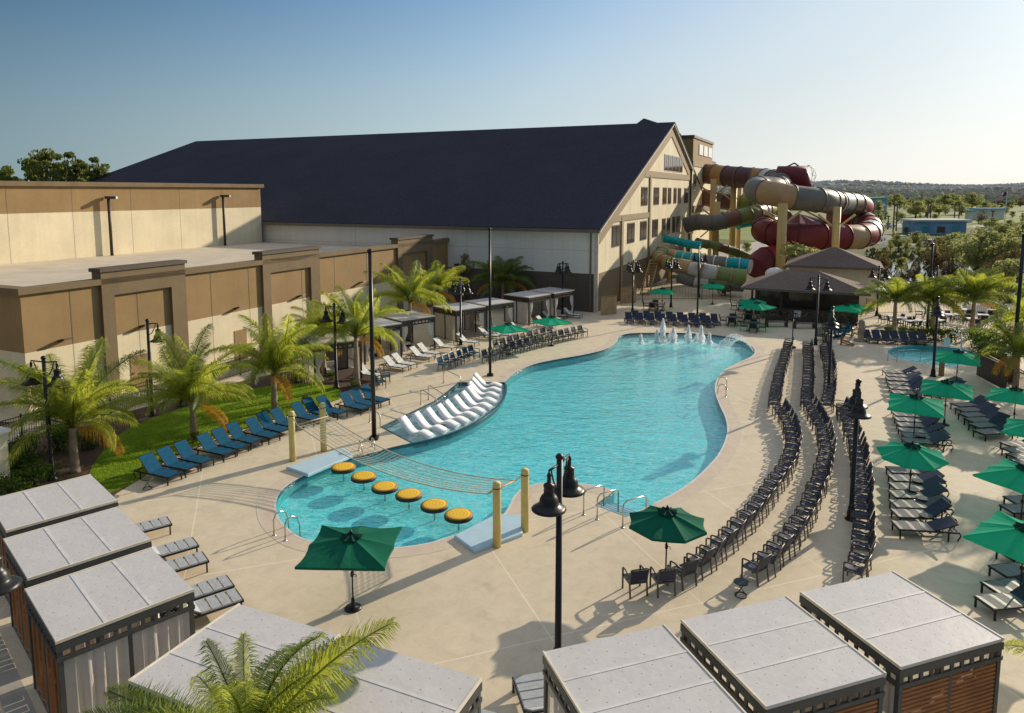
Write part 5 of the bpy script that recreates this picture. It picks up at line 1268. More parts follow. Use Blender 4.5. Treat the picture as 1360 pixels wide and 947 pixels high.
# ------------------------------------------------------------------ cabanas
def cabana(label, c, az, vert=False, side='open', far=False, dark='frame_grey', sz=1.38, h=2.43, back=True, group='cabanas round the pool', furn=True, curtain='curtain'):
    rt = thing('cabana', label, 'cabana', (c[0], c[1], 0), az, group); S = sz; P = S - .07
    MB().box(-S + .036, S - .036, -S + .012, S - .012, h - .07, h).build('roof', 'roof_fabric', rt)
    rp_ = [o for o in kids(rt)][0]
    m = MB()
    for y in (-.45, .46): m.box(-S + .05, S - .05, y - .03, y + .03, h + .001, h + .008)
    m.build('roof_seam', 'roof_seam', rp_)
    for sx in (-1, 1): m = MB(); m.box(sx * S - (.035 if sx > 0 else 0), sx * S + (.035 if sx < 0 else 0), -S, S, h - .05, h + .016); m.build('roof_trim', 'roof_rim', rp_)
    m = MB()
    for z0, z1 in ((h - .24, h - .075), (h - .47, h - .38)):
        m.box(-S, S, -S, -S + .06, z0, z1); m.box(-S, S, S - .06, S, z0, z1); m.box(-S, -S + .06, -S + .062, S - .062, z0, z1); m.box(S - .06, S, -S + .062, S - .062, z0, z1)
    for k in range(9):
        t = -S + .3 + k * (2 * S - .6) / 8
        for a_, b_ in ((t, -S + .03), (t, S - .03)): m.box(a_ - .04, a_ + .04, b_ - .02, b_ + .02, h - .38, h - .24)
        for a_, b_ in ((-S + .03, t), (S - .03, t)): m.box(a_ - .02, a_ + .02, b_ - .04, b_ + .04, h - .38, h - .24)
    m.build('roof_frame', dark, rt)
    for sx in (-1, 1):
        for sy in (-1, 1): MB().box(sx * P - .05, sx * P + .05, sy * P - .05, sy * P + .05, 0, h - .075).build('post', dark, rt)
    # back panels of boards
    if back:
        for k, (x0, x1) in enumerate(((-P + .06, -.04), (.04, P - .06))):
            m = MB()
            if vert:
                n_ = 5; w_ = (x1 - x0) / n_
                for i in range(n_): m.box(x0 + i * w_ + .015, x0 + (i + 1) * w_ - .015, -P - .02 + .03 * (i % 2), -P + .02 + .03 * (i % 2), .12, h - .48)
            else:
                n_ = 20; w_ = (h - .62) / n_
                for i in range(n_): m.hexa([(x0, -P - .035, .12 + i * w_), (x1, -P - .035, .12 + i * w_), (x1, -P + .02, .14 + i * w_), (x0, -P + .02, .14 + i * w_), (x0, -P - .028, .12 + i * w_ + w_ * .5), (x1, -P - .028, .12 + i * w_ + w_ * .5), (x1, -P + .03, .15 + i * w_ + w_ * .5), (x0, -P + .03, .15 + i * w_ + w_ * .5)])
            m.build('back_panel', 'wood_board' if vert else 'wood_slat', rt)
        m = MB(); m.box(-.04, .04, -P - .03, -P + .03, 0, h - .48); m.box(-P, P, -P - .03, -P + .03, 0.0, .1); m.build('back_rail', dark, rt)
    def wavy(a, b, z0, z1, amp=.05, n=26, name='curtain', mm=None, tie=False):
        m = MB(); vs = []; A_ = Vector((*a, 0)); B_ = Vector((*b, 0)); d = (B_ - A_); nn = Vector((-d.y, d.x, 0)).normalized(); rows_ = 7
        for r_i in range(rows_ + 1):
            t = r_i / rows_; z = z1 + (z0 - z1) * t; k = 1.0
            if tie: k = 1 - .62 * math.exp(-((t - .62) / .22) ** 2)
            for i in range(n + 1):
                s = i / n; ph = s * n * 1.15; w = amp * math.sin(ph) * (1 - .35 * (1 - t)) + amp * .4 * math.sin(ph * 2.3 + t * 2)
                vs.append(A_ + d * (s * k) + nn * w + Vector((0, 0, z)))
        W = n + 1; m.add(vs, [(r_i * W + i, r_i * W + i + 1, (r_i + 1) * W + i + 1, (r_i + 1) * W + i) for r_i in range(rows_) for i in range(n)], 0, True)
        o = m.build(name, mm or curtain, rt); return o
    zc = h - .49
    q = P - .06
    if side in ('left', 'both'):
        wavy((-P, -q), (-P, -.05), .1, zc); wavy((-P, .05), (-P, q), .1, zc); MB().box(-P - .03, -P + .03, -.045, .045, 0, h - .48).build('side_rail', dark, rt)
    if side in ('right', 'both'):
        wavy((P, -q), (P, -.05), .1, zc); wavy((P, .05), (P, q), .1, zc); MB().box(P - .03, P + .03, -.045, .045, 0, h - .48).build('side_rail', dark, rt)
    wavy((-q, P), (-q + .5, P), .15, zc, .04, 8, tie=True, mm='curtain'); wavy((q, P), (q - .5, P), .15, zc, .04, 8, tie=True, mm='curtain')
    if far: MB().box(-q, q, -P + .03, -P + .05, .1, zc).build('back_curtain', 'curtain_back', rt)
    if side == 'open': wavy((P, -q), (P, -q + .45), .15, zc, .04, 8, tie=True)
    return rt
LG = 45; RG = -19; CG = 24
cabana('near left cabana with cream curtains facing the palm', (-9.25, 15.49), LG, True, 'right', dark='frame_grey')
cabana('middle left cabana of the three grey roofs', (-11.43, 17.88), LG, True, 'right'); cabana('farthest left cabana of the three grey roofs', (-13.62, 20.28), LG, True, 'right')
cabana('centre cabana half covered by the foreground palm', (-5.36, 13.1), CG, False, 'both'); cabana('centre cabana right of the foreground palm', (-2.38, 11.77), CG, False, 'both')
cabana('leftmost of the three right cabanas, touching the lamp post', (2.36, 12.4), RG, False, 'left'); cabana('middle one of the three right cabanas', (5.35, 13.46), RG, False, 'both'); cabana('rightmost of the three right cabanas, with sunlit wood slats', (8.32, 14.53), RG, False, 'both')
fc = [((-11.3, 43.9), 150, 'rounded cream curtained cabana behind the lamp at the lawn end'), ((-9.75, 49.0), 138, 'first far cabana, with palm fronds over its roof'), ((-7.75, 52.0), 138, 'second far cabana beside the bushy palm'), ((-4.2, 56.3), 138, 'third far cabana with closed grey curtains'), ((-1.93, 58.9), 138, 'fourth far cabana behind the slim green pole'), ((1.37, 63.1), 132, 'fifth far cabana with blue shaded roof'), ((3.7, 65.7), 132, 'last far cabana nearest the dark wall')]
for i, (c, az, lab) in enumerate(fc):
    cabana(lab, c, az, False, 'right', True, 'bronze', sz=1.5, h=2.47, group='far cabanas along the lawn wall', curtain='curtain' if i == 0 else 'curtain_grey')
    d = azd(az)
    st = thing('lounge_chair', f'white cushioned lounge chair inside the {["rounded cream", "first", "second", "third", "fourth", "fifth", "last"][i]} far cabana', 'armchair', (c[0] - d[0] * .4, c[1] - d[1] * .4, 0), az, 'lounge chairs inside the far cabanas')
    MB().box(-.35, .35, -.3, .35, .25, .42).build('seat', 'sling_white', st); MB().box(-.35, .35, -.4, -.29, .25, .8).build('backrest', 'sling_white', st)
    m = MB()
    for sx in (-1, 1): m.box(sx * .36 - .03, sx * .36 + .03, -.38, .35, 0, .55)
    m.build('armrest', 'bronze', st)
# ------------------------------------------------------------------ pool features
for i, (x, y) in enumerate([(456, 620), (483, 632), (511, 646), (543, 656), (577, 670), (609, 683)]):
    b = at(x, y, .1); rt = thing('floating_stump', f'yellow tree-ring disc floating in the pool, {nth(i + 1)} from the left', 'pool float', (b[0], b[1], -.05), i * 40, 'yellow stepping discs in the pool')
    MB().lathe([(.44, 0), (.51, .03), (.52, .12), (.50, .150)], 28).build('rim', 'stump_side', rt)
    MB().lathe([(.505, 0), (.48, .022), (.3, .026), (0, .028)], 28, (0, 0, .151)).build('top', 'stump_top', rt)
    MB().tube([(0, 0, -.45), (0, 0, 0)], .03, 6).build('tether', 'steel', rt)
for lab, pts in (('pale blue foam entry pad at the left end of the net', [(380, 620), (409, 630), (469, 604), (456, 594)]), ('pale blue foam entry pad at the right end of the net', [(603, 711), (630, 731), (694, 708), (693, 683), (660, 682)])):
    P = [at(x, y, .12) for x, y in pts]; c = P[0]
    mb = MB(); n = len(P); cx = sum(p[0] for p in P) / n; cy = sum(p[1] for p in P) / n
    ins = lambda k: [(cx + (p[0] - cx) * k, cy + (p[1] - cy) * k) for p in P]
    A_, B_ = ins(1.0), ins(.97)
    vs = [(*p, 0.005) for p in A_] + [(*p, .10) for p in A_] + [(*p, .125) for p in B_]
    fs = [(i, (i + 1) % n, n + (i + 1) % n, n + i) for i in range(n)] + [(n + i, n + (i + 1) % n, 2 * n + (i + 1) % n, 2 * n + i) for i in range(n)] + [tuple(range(2 * n, 3 * n))]
    tag(mb.add(vs, fs).build('foam_pad', 'pad_blue', None, (cx, cy, 0), world=True), lab, 'foam pad', 'foam pads of the net crossing')
PT = [('yellow round post at the left end of the net, nearer one', 389, 612), ('yellow round post at the left end of the net, farther one', 430, 599), ('yellow round post at the right end of the net, nearer one', 660, 726), ('yellow round post at the right end of the net, farther one', 697, 705)]
pp = []
for lab, x, y in PT:
    b = at(x, y); pp.append(Vector((b[0], b[1], 2.05))); rt = thing('net_post', lab, 'post', (b[0], b[1], 0), 0, 'yellow posts holding the net')
    MB().lathe([(.135, 0), (.135, 2.15), (.12, 2.19), (0, 2.2)], 18).build('shaft', 'post_yellow', rt); MB().lathe([(.145, 1.99), (.145, 2.02)], 18).build('collar', 'bronze', rt)
nt = thing('cargo_net', 'rope cargo net hung across the pool between yellow posts', 'net', (pp[0].x, pp[0].y, 0))
def net_pt(u, v):
    a = pp[0].lerp(pp[1], v); b = pp[2].lerp(pp[3], v); p = a.lerp(b, u); sag = .72 * 4 * u * (1 - u) ; ed = 1 - abs(2 * v - 1)
    p.z = 1.78 - sag - .10 * ed * math.sin(math.pi * u); return p
mb = MB(); NU, NV = 54, 7
e0 = [net_pt(.035 + .93 * i / NU, 0) for i in range(NU + 1)]; e1 = [net_pt(.035 + .93 * i / NU, 1) for i in range(NU + 1)]
for j in range(1, NV): mb.tube([net_pt(.035 + .93 * i / NU, j / NV) for i in range(NU + 1)], .010, 4, sm=False)
for i in range(NU + 1): mb.tube([net_pt(.035 + .93 * i / NU, j / 4) for j in range(5)], .010, 4, sm=False)
mb.build('mesh', 'net_rope', nt, world=True)
MB().tube(e0, .022, 6).build('edge_rope', 'rope', nt, world=True); MB().tube(e1, .022, 6).build('edge_rope', 'rope', nt, world=True)
for s, (a, b) in enumerate(((pp[0], net_pt(.035, 0)), (pp[1], net_pt(.035, 1)), (pp[2], net_pt(.965, 0)), (pp[3], net_pt(.965, 1)))): MB().tube([a, b], .022, 6).build('tie_rope', 'rope', nt, world=True)
for u in (.035, .965): MB().tube([net_pt(u, 0), net_pt(u, 1)], .03, 6).build('end_bar', 'wood_tan', nt, world=True)
# handrails
def rail(label, pts, r=.024, posts=()):
    P = [(*at(x, y)[:2], z) if len(q) == 3 else q for q in pts for x, y, z in [q]]
    o = MB().tube(P, r, 8).build('handrail', 'steel', None, (P[0][0], P[0][1], 0), world=True)
    return o
def railpts(label, base, end, h=.88, ext=None, mid=True, grp='stainless pool handrails', dip=-.3):
    a = Vector((*at(*base), 0)); b = Vector((*at(*end), 0)); d = (b - a).normalized(); L_ = (b - a).length
    rt = thing('handrail', label, 'handrail', (a.x, a.y, 0), 0, grp)
    P = [a, a + Vector((0, 0, h - .15)), a + d * .06 + Vector((0, 0, h - .05)), a + d * .2 + Vector((0, 0, h)), a + d * (L_ - .25) + Vector((0, 0, h * .86)), b + Vector((0, 0, h * .72)), b + Vector((0, 0, dip))]
    MB().tube(P, .024, 8).build('rail', 'steel', rt, world=True)
    for p in (a,): MB().lathe([(.07, 0), (.07, .012), (.03, .03)], 12).build('flange', 'steel', rt)
    return rt
railpts('left handrail of three at the entry steps', (775, 684), (802, 668)); railpts('middle handrail of three at the entry steps', (793, 690), (821, 674)); railpts('right handrail of three at the entry steps', (827, 701), (858, 684), .9)
def grab(label, p0, p1, h=.75, grp='curved grab rails at the pool edge'):
    a = Vector((*at(*p0), 0)); b = Vector((*at(*p1), -.1)); m = (a + b) / 2; d = (b - a); rt = thing('grab_rail', label, 'grab rail', (a.x, a.y, 0), 0, grp)
    P = [a, a + Vector((0, 0, h * .7)), a + d * .15 + Vector((0, 0, h * .95)), a + d * .5 + Vector((0, 0, h)), a + d * .85 + Vector((0, 0, h * .85)), b + Vector((0, 0, h * .45)), b + d * .05 + Vector((0, 0, -.25))]
    MB().tube(P, .024, 8).build('rail', 'steel', rt, world=True)
    MB().lathe([(.07, 0), (.07, .012), (.03, .03)], 12).build('flange', 'steel', rt)
grab('left grab rail of the pair behind the dark green umbrella', (364, 711), (383, 699)); grab('right grab rail of the pair behind the dark green umbrella', (379, 718), (398, 706))
grab('near grab rail of the ladder on the curved right edge', (964, 527), (953, 523), .7); grab('far grab rail of the ladder on the curved right edge', (965, 517), (953, 513), .7)
railpts('handrail at the near corner of the tanning ledge', (491, 561), (505, 568), .8); railpts('left handrail in the middle of the tanning ledge', (559, 537), (581, 548), .85); railpts('right handrail in the middle of the tanning ledge', (569, 531), (591, 542), .85); railpts('handrail at the far corner of the tanning ledge', (589, 509), (612, 516), .85)
railpts('left handrail of the hot tub', (1179, 479), (1200, 470), .8); railpts('right handrail of the hot tub', (1191, 481), (1222, 477), .8)
grab('left small rail in the water under the net', (477, 598), (481, 603), .5); grab('right small rail in the water under the net', (494, 593), (498, 598), .5)
# fountains
def jet(label, x, y, h, w=.28, seed=0):
    r_ = random.Random(seed); b = at(x, y); mb = MB(); N = int(1100 * (.6 + h))
    for _ in range(N):
        t = r_.random() ** .8; z = h * t; rr_ = w * (1 - t) ** .7 * (.62 + .2 * math.sin(t * 9 + seed)) + .03; a = r_.uniform(0, 6.28); q = r_.random() ** .8
        p = Vector((math.cos(a) * rr_ * q, math.sin(a) * rr_ * q, z)); s = .032 * r_.uniform(.5, 1.9) * (1.3 - t * .6)
        d1 = Vector((r_.gauss(0, 1), r_.gauss(0, 1), r_.gauss(0, 1))).normalized(); d2 = d1.orthogonal().normalized()
        mb.add([p + d1 * s * 1.3, p + d2 * s, p - d1 * s * 1.3, p - d2 * s], [(0, 1, 2, 3)])
    0 and mb.lathe([(w * .40, 0), (w * .26, h * .25), (w * .16, h * .55), (w * .05, h * .85), (.01, h * .9)], 7, (0, 0, 0), 0, True)
    for _ in range(260):
        a = r_.uniform(0, 6.28); q = w * 2.4 * r_.random() ** .7; p = Vector((math.cos(a) * q, math.sin(a) * q, .01)); s = r_.uniform(.03, .09)
        mb.add([p + Vector((s, 0, 0)), p + Vector((0, s * .6, .01)), p + Vector((-s, 0, 0)), p + Vector((0, -s * .6, .01))], [(0, 1, 2, 3)])
    tag(mb.build('water_jet', 'foam', None, (b[0], b[1], -.06)), label, 'water jet', 'foaming water jets in the shallow end')
for i, (x, y, h, w) in enumerate([(851, 456, .55, .25), (872, 455, .75, .22), (880, 454, 1.35, .38), (894, 456, .95, .42), (914, 455, 1.0, .32), (931, 455, 1.0, .38), (942, 457, .65, .24), (925, 453, .45, .2), (889, 453, .5, .22)]):
    w *= 1.25; h *= 1.4; jet(f'white foaming water jet in the shallow end, {["farthest left", "just left of the tallest", "tallest of all", "wide one right of the tallest", "slim one in the middle", "wide one right of the middle", "farthest right", "small one behind the right pair", "small one beside the tallest"][i]}', x, y, h, w, i)
sp = thing('water_spray', 'thin white arcs of water crossing from the curved right edge', 'water spray', (*at(990, 475), 0)); r_ = random.Random(4)
for k in range(6):
    a = Vector((*at(1002 - k * 3, 470 - k * 4.2), .1)); b = Vector((*at(962 - k * 5 + 6, 466 + (k - 2) * 2.5), -.06)); mb = MB()
    P = [a.lerp(b, i / 14) + Vector((0, 0, .75 * 4 * (i / 14) * (1 - i / 14))) for i in range(15)]
    mb.tube(P, .014, 5)
    for _ in range(130):
        i = r_.random(); p = a.lerp(b, i) + Vector((r_.gauss(0, .07), r_.gauss(0, .07), .75 * 4 * i * (1 - i) + r_.gauss(0, .05))); s = r_.uniform(.01, .03)
        mb.add([p + Vector((s, 0, 0)), p + Vector((0, s, s)), p + Vector((-s, 0, 0)), p + Vector((0, -s, -s))], [(0, 1, 2, 3)])
    for _ in range(90):
        p = b + Vector((r_.gauss(0, .35), r_.gauss(0, .22), .01)); s = r_.uniform(.03, .1)
        mb.add([p + Vector((s, 0, 0)), p + Vector((0, s * .5, .01)), p + Vector((-s, 0, 0)), p + Vector((0, -s * .5, .01))], [(0, 1, 2, 3)])
    mb.build('arc', 'foam', sp, world=True)
# ------------------------------------------------------------------ fences
def picket(label, P, h=1.25, gap=.11, every=20, m_='black_metal', name='metal_fence', cat='fence', rails=True):
    P = [Vector((*p, 0)) for p in P]; rt = thing(name, label, cat, P[0])
    S = []; 
    for i in range(len(P) - 1):
        d = P[i + 1] - P[i]; n = max(1, int(d.length / gap)); S += [P[i] + d * k / n for k in range(n)]
    S.append(P[-1]); mb = MB(); ps = MB()
    for k, p in enumerate(S):
        if k % every == 0: MB().box(p.x - .035, p.x + .035, p.y - .035, p.y + .035, 0, h + .08).build('post', m_, rt, world=True)
        else: mb.box(p.x - .009, p.x + .009, p.y - .009, p.y + .009, .06, h - .02)
    mb.build('pickets', m_, rt, world=True); pass
    m = MB()
    for i in range(len(P) - 1):
        for z in (.12, h - .2, h - .03): m.bar(P[i] + Vector((0, 0, z)), P[i + 1] + Vector((0, 0, z)), .03, .035)
    m.build('rails', m_, rt, world=True)
fq = [G(13.2, q, 0)[:2] for q in (-52, -44, -36, -28, -20, -12)]
picket('black picket fence between the lawn and the low building', fq)
picket('black picket fence below the water slides', [at(815, 400), at(880, 398), at(960, 398), at(985, 402)], 1.6, .16)
picket('black picket fence behind the far right loungers', [at(1325, 478), (29.8, 41.8), (28.2, 35.2), (24.5, 29.5)], 1.3, .12)
picket('black picket fence at the lower right corner', [(9.9, 11.9), (13.0, 13.2), (17.5, 15.0)], 1.2, .11)
picket('pale picket fence around the picnic yard behind the palms', [at(1150, 418), at(1262, 414), at(1335, 418)], 1.5, .16, m_='trim_tan')
# solid dark panel fence near the hot tub
rt = thing('panel_fence', 'dark solid board fence beside the hot tub', 'fence', (*at(1297, 497), 0)); A_ = Vector((*at(1297, 499), 0)); B_ = Vector((*at(1336, 520), 0)); n = 9
for i in range(n):
    p = A_.lerp(B_, i / n); q = A_.lerp(B_, (i + .94) / n); m = MB(); m.bar(p + Vector((0, 0, .75)), q + Vector((0, 0, .75)), .04, 1.4); m.build('board', 'wood_dark', rt, world=True)
rp = thing('rope_rail', 'weathered log and rope rail sloping past the dark board fence', 'railing', (*at(1300, 478), 0))
for a, b in (((1299, 478, 1.0), (1340, 458, 1.1)), ((1312, 492, 1.3), (1350, 512, 1.2)), ((1350, 512, 1.2), (1375, 524, 1.2)), ((1310, 470, 1.2), (1330, 486, 1.3))):
    MB().tube([(*at(a[0], a[1] + 8), a[2]), (*at(b[0], b[1] + 8), b[2])], .05, 6).build('log', 'wood_tan', rp, world=True)
# tan gates by the gable corner
for i, (x0, x1, y, lab) in enumerate([(798, 819, 419, 'tan wooden double gate against the gable wall'), (824, 845, 403, 'tan boarded enclosure in the shade of the gable')]):
    a = Vector((*at(x0, y), 0)); b = Vector((*at(x1, y - (1 if i else 2)), 0)); rt = thing('wood_gate', lab, 'gate', a)
    for k in range(4):
        p = a.lerp(b, k / 4); q = a.lerp(b, (k + .95) / 4); m = MB(); m.bar(p + Vector((0, 0, .85)), q + Vector((0, 0, .85)), .06, 1.7); m.build('panel', 'wood_tan', rt, world=True)
    m = MB(); m.bar(a + Vector((0, -.05, 1.75)), b + Vector((0, -.05, 1.75)), .1, .08); m.build('top_rail', 'trim_tan', rt, world=True)
st = thing('wood_stair', 'slanting tan wooden stair against the dark gable base', 'stair', (*at(848, 392), 0)); a = Vector((*at(850, 392), 0)); b = a + Vector((U[0] * 4.5, U[1] * 4.5, 3.6)); 
for o_ in (0, 1.0):
    MB().bar(a + Vector((o_, -.1, .1)), b + Vector((o_, -.1, 0)), .08, .28).build('stringer', 'wood_tan', st, world=True)
m = MB()
for k in range(12): p = a.lerp(b, (k + .5) / 12); m.box(p.x + .05, p.x + .95, p.y - .2, p.y + .1, p.z + .05, p.z + .1)
m.build('treads', 'wood_tan', st, world=True)
# ------------------------------------------------------------------ tables, benches, adirondacks
def table(label, pos, az=0, top='bronze', w=.45, h=.72, grp=None, round_=False):
    rt = thing('table', label, 'table', (*pos, 0), az, grp)
    (MB().lathe([(w, h), (w + .02, h + .015), (w, h + .03)], 20) if round_ else MB().box(-w, w, -w, w, h, h + .035)).build('table_top', top, rt)
    for sx in (-1, 1):
        for sy in (-1, 1): MB().bar((sx * w * .55, sy * w * .55, h), (sx * w * .8, sy * w * .8, 0), .035).build('leg', 'black_metal', rt)
    return rt
tb = [(868, 412, 'dark table under the umbrella by the gable wall'), (972, 432, 'dark table nearest the navy loungers'), (993, 428, 'dark table behind the front left bar table'), (1000, 440, 'front dark table left of the bar'), (985, 412, 'dark table beside the left corner of the bar')]
for x, y, lab in tb:
    p = at(x, y); table(lab, p, 20, grp='dark tables round the bar')
    for k in range(4):
        a = 20 + 90 * k; d = azd(a); place(ch_dark, (p[0] + d[0] * .72, p[1] + d[1] * .72, 0), a + 180, f'black armchair, {["back", "right", "front", "left"][k]} side of the {lab.replace("dark ", "")}', 'black armchairs round the bar tables')
tw_ = [(1183, 430), (1196, 433), (1232, 424), (1258, 428), (1205, 437), (1222, 437), (1270, 428), (1278, 421), (1290, 434), (1305, 429), (1318, 422), (1245, 436)]
for i, (x, y) in enumerate(tw_):
    p = at(x, y); table(f'pale picnic table in the yard behind the palms, {nth(i + 1)} from the bar', p, i * 13, 'grey_roof', .42, grp='pale picnic tables behind the palms')
    for k in range(2):
        a = i * 13 + 180 * k + 90; d = azd(a); place(ch_dark, (p[0] + d[0] * .7, p[1] + d[1] * .7, 0), a + 180, f'black chair at the {nth(i + 1)} picnic table, {["right", "left"][k]} side', 'black chairs at the picnic tables')
def bench(label, x, y, az):
    rt = thing('swing_bench', label, 'bench', (*at(x, y), 0), az, 'benches before the bar')
    MB().box(-.85, .85, -.25, .25, .42, .47).build('seat', 'sling_grey', rt)
    m = MB(); m.box(-.85, .85, -.3, -.26, .5, .9); m.build('backrest', 'wood_dark', rt)
    m = MB(); m.tube([(-.6, -.33, .5), (-.35, -.33, .75), (0, -.33, .85), (.35, -.33, .75), (.6, -.33, .5)], .02, 5); m.build('back_arch', 'sling_grey', rt)
    for sx in (-1, 1): m = MB(); m.box(sx * .85 - .04, sx * .85 + .04, -.3, .28, 0, .62); m.build('leg', 'bronze', rt)
bench('dark bench with arched back before the bar, left one', 1031, 434, 178); bench('dark bench with arched back before the bar, right one', 1068, 436, 178)
def adirondack(label, x, y, az, m_='bronze'):
    rt = thing('adirondack_chair', label, 'chair', (*at(x, y), 0), az, 'adirondack chairs right of the bar')
    m = MB()
    for k in range(5): m.bar((-.22 + .11 * k, -.15, .28), (-.26 + .13 * k, -.5, 1.0 - .05 * abs(k - 2)), .09, .02)
    m.build('backrest', m_, rt)
    MB().hexa([(-.27, .35, .34), (.27, .35, .34), (.27, -.2, .24), (-.27, -.2, .24), (-.27, .35, .37), (.27, .35, .37), (.27, -.2, .27), (-.27, -.2, .27)]).build('seat', m_, rt)
    for sx in (-1, 1):
        m = MB(); m.box(sx * .34 - .06, sx * .34 + .06, -.3, .42, .53, .56); m.build('armrest', m_, rt); m = MB(); m.box(sx * .33 - .02, sx * .33 + .02, .3, .4, 0, .53); m.bar((sx * .33, .3, .25), (sx * .33, -.55, .02), .03, .1); m.build('leg', m_, rt)
ad = [(1090, 452, 200), (1100, 446, 160), (1113, 450, 120, 'sling_blue'), (1122, 446, 250, 'sling_blue'), (1108, 438, 180), (1124, 458, 300, 'wood_slat'), (1132, 437, 200), (1140, 447, 250), (1120, 440, 100), (1098, 460, 30)]
for i, q in enumerate(ad): adirondack(f'{"blue" if len(q) > 3 and q[3] == "sling_blue" else "reddish wood" if len(q) > 3 else "dark brown"} adirondack chair right of the bar, {nth(i + 1)} in the cluster', *q)
# wooden carved post
rt = thing('carved_post', 'pale carved wooden post beside the adirondack chairs', 'sculpture', (*at(1143, 453), 0)); MB().lathe([(.5, 0), (.48, .12), (.22, .2), (.2, .7), (.26, .9), (.2, 1.1), (.25, 1.35), (.2, 1.6), (.05, 1.68)], 12).build('carving', 'bark', rt)
# side tables between near loungers
def side_table(label, x, y, z=0, m_='black_metal', grp='small round side tables'):
    rt = thing('side_table', label, 'side table', (*at(x, y), z), 0, grp); MB().lathe([(.21, .4), (.225, .41), (.21, .43)], 18).build('table_top', m_, rt)
    MB().tube([(.15, 0, .02), (0, .0, .22), (-.12, 0, .4)], .014, 6).tube([(-.15, 0, .02), (0, 0, .22), (.12, 0, .4)], .014, 6).build('leg', m_, rt)
    MB().tube([(.17 * math.cos(a), .17 * math.sin(a), .015) for a in [i * math.tau / 16 for i in range(16)]], .012, 5, close=True).build('foot_ring', m_, rt)
side_table('round side table at the near end of the blue loungers', 196, 649, 0, 'bronze'); side_table('round side table in front of the middle armchair row', 984, 791); side_table('round side table beside the octagonal umbrella in the lounger column', 1213, 627)
for i, (x, y) in enumerate([(1218, 652), (1224, 676), (1229, 700), (1212, 664)]): side_table(f'round side table among the near dark loungers, {nth(i + 1)} from the back', x, y)
side_table('round side table between dark loungers in the third cluster', 1222, 590)
# pool lift
rt = thing('pool_lift', 'white pool lift chair beside the hot tub', 'pool lift', (*at(1276, 470), 0), 250)
MB().box(-.3, .3, -.3, .3, 0, .15).build('base', 'white_paint', rt); MB().tube([(0, 0, .15), (0, 0, 1.0), (.1, .1, 1.35), (.7, .2, 1.45)], .06, 8).build('arm', 'white_paint', rt)
MB().hexa([(.5, -.05, .45), (1.0, -.05, .45), (1.0, .45, .45), (.5, .45, .45), (.5, -.05, .5), (1.0, -.05, .5), (1.0, .45, .5), (.5, .45, .5)]).box(.5, 1.0, .46, .5, .5, 1.05).build('seat', 'white_paint', rt)
MB().tube([(.7, .2, 1.45), (.75, .5, 1.2), (.75, .5, .9)], .03, 6).build('hanger', 'steel', rt)
# waste bins under the hot tub umbrella
rt = thing('waste_bin', 'tan post-shaped waste bin beside the lamp at the hot tub', 'bin', (*at(1250, 499), 0)); MB().lathe([(.16, 0), (.16, .9), (.12, .98), (0, 1.0)], 14).build('body', 'trim_tan', rt)
# ------------------------------------------------------------------ camera, sky, sun
cam = bpy.data.cameras.new('camera'); co = bpy.data.objects.new('camera', cam); col.objects.link(co)
co.location = (0, 0, H); co.rotation_euler = (math.pi / 2 - TH, 0, 0)
cam.sensor_width = 36; cam.sensor_fit = 'HORIZONTAL'; cam.lens = 36 * F / 1360
cam.shift_x = 0; cam.shift_y = -(473.5 - CY) / 1360; cam.clip_end = 9000; cam.clip_start = .1
scene.camera = co
SUN_AZ, SUN_EL = 49.0, 18.5
w = bpy.data.worlds.new('World'); scene.world = w; w.use_nodes = True; nt_ = w.node_tree
sky = nt_.nodes.new('ShaderNodeTexSky'); sky.sky_type = 'NISHITA'; sky.sun_disc = False; sky.sun_elevation = R(SUN_EL); sky.sun_rotation = R(SUN_AZ)
sky.air_density = 1.0; sky.dust_density = SKY_DUST; sky.ozone_density = 1.5; sky.altitude = 0
bg = nt_.nodes['Background']; bg.inputs[1].default_value = SKY_STR
# hazy air: compress the bright side of the sky
bw = nt_.nodes.new('ShaderNodeRGBToBW'); nt_.links.new(sky.outputs[0], bw.inputs[0])
def mth(op, a, b):
    n = nt_.nodes.new('ShaderNodeMath'); n.operation = op
    for s_k, v in zip(n.inputs, (a, b)):
        if isinstance(v, float): s_k.default_value = v
        else: nt_.links.new(v, s_k)
    return n.outputs[0]
kf = mth('DIVIDE', 1.0, mth('ADD', mth('MULTIPLY', bw.outputs[0], SKY_STR * SKY_K), 1.0))
sc_ = nt_.nodes.new('ShaderNodeVectorMath'); sc_.operation = 'SCALE'; nt_.links.new(sky.outputs[0], sc_.inputs[0]); nt_.links.new(kf, sc_.inputs[3]); 
y_ = mth('MULTIPLY', mth('MULTIPLY', bw.outputs[0], kf), SKY_STR)
mr = nt_.nodes.new('ShaderNodeMapRange'); nt_.links.new(y_, mr.inputs[0]); mr.inputs[1].default_value = .22; mr.inputs[2].default_value = .70; mr.inputs[3].default_value = 1.9; mr.inputs[4].default_value = .35
hs = nt_.nodes.new('ShaderNodeHueSaturation'); nt_.links.new(sc_.outputs[0], hs.inputs['Color']); nt_.links.new(mr.outputs[0], hs.inputs['Saturation']); 
ti = nt_.nodes.new('ShaderNodeMix'); ti.data_type = 'RGBA'; ti.blend_type = 'MULTIPLY'; ti.inputs[0].default_value = 1; nt_.links.new(hs.outputs[0], ti.inputs[6]); ti.inputs[7].default_value = (.82, 1.0, 1.14, 1)
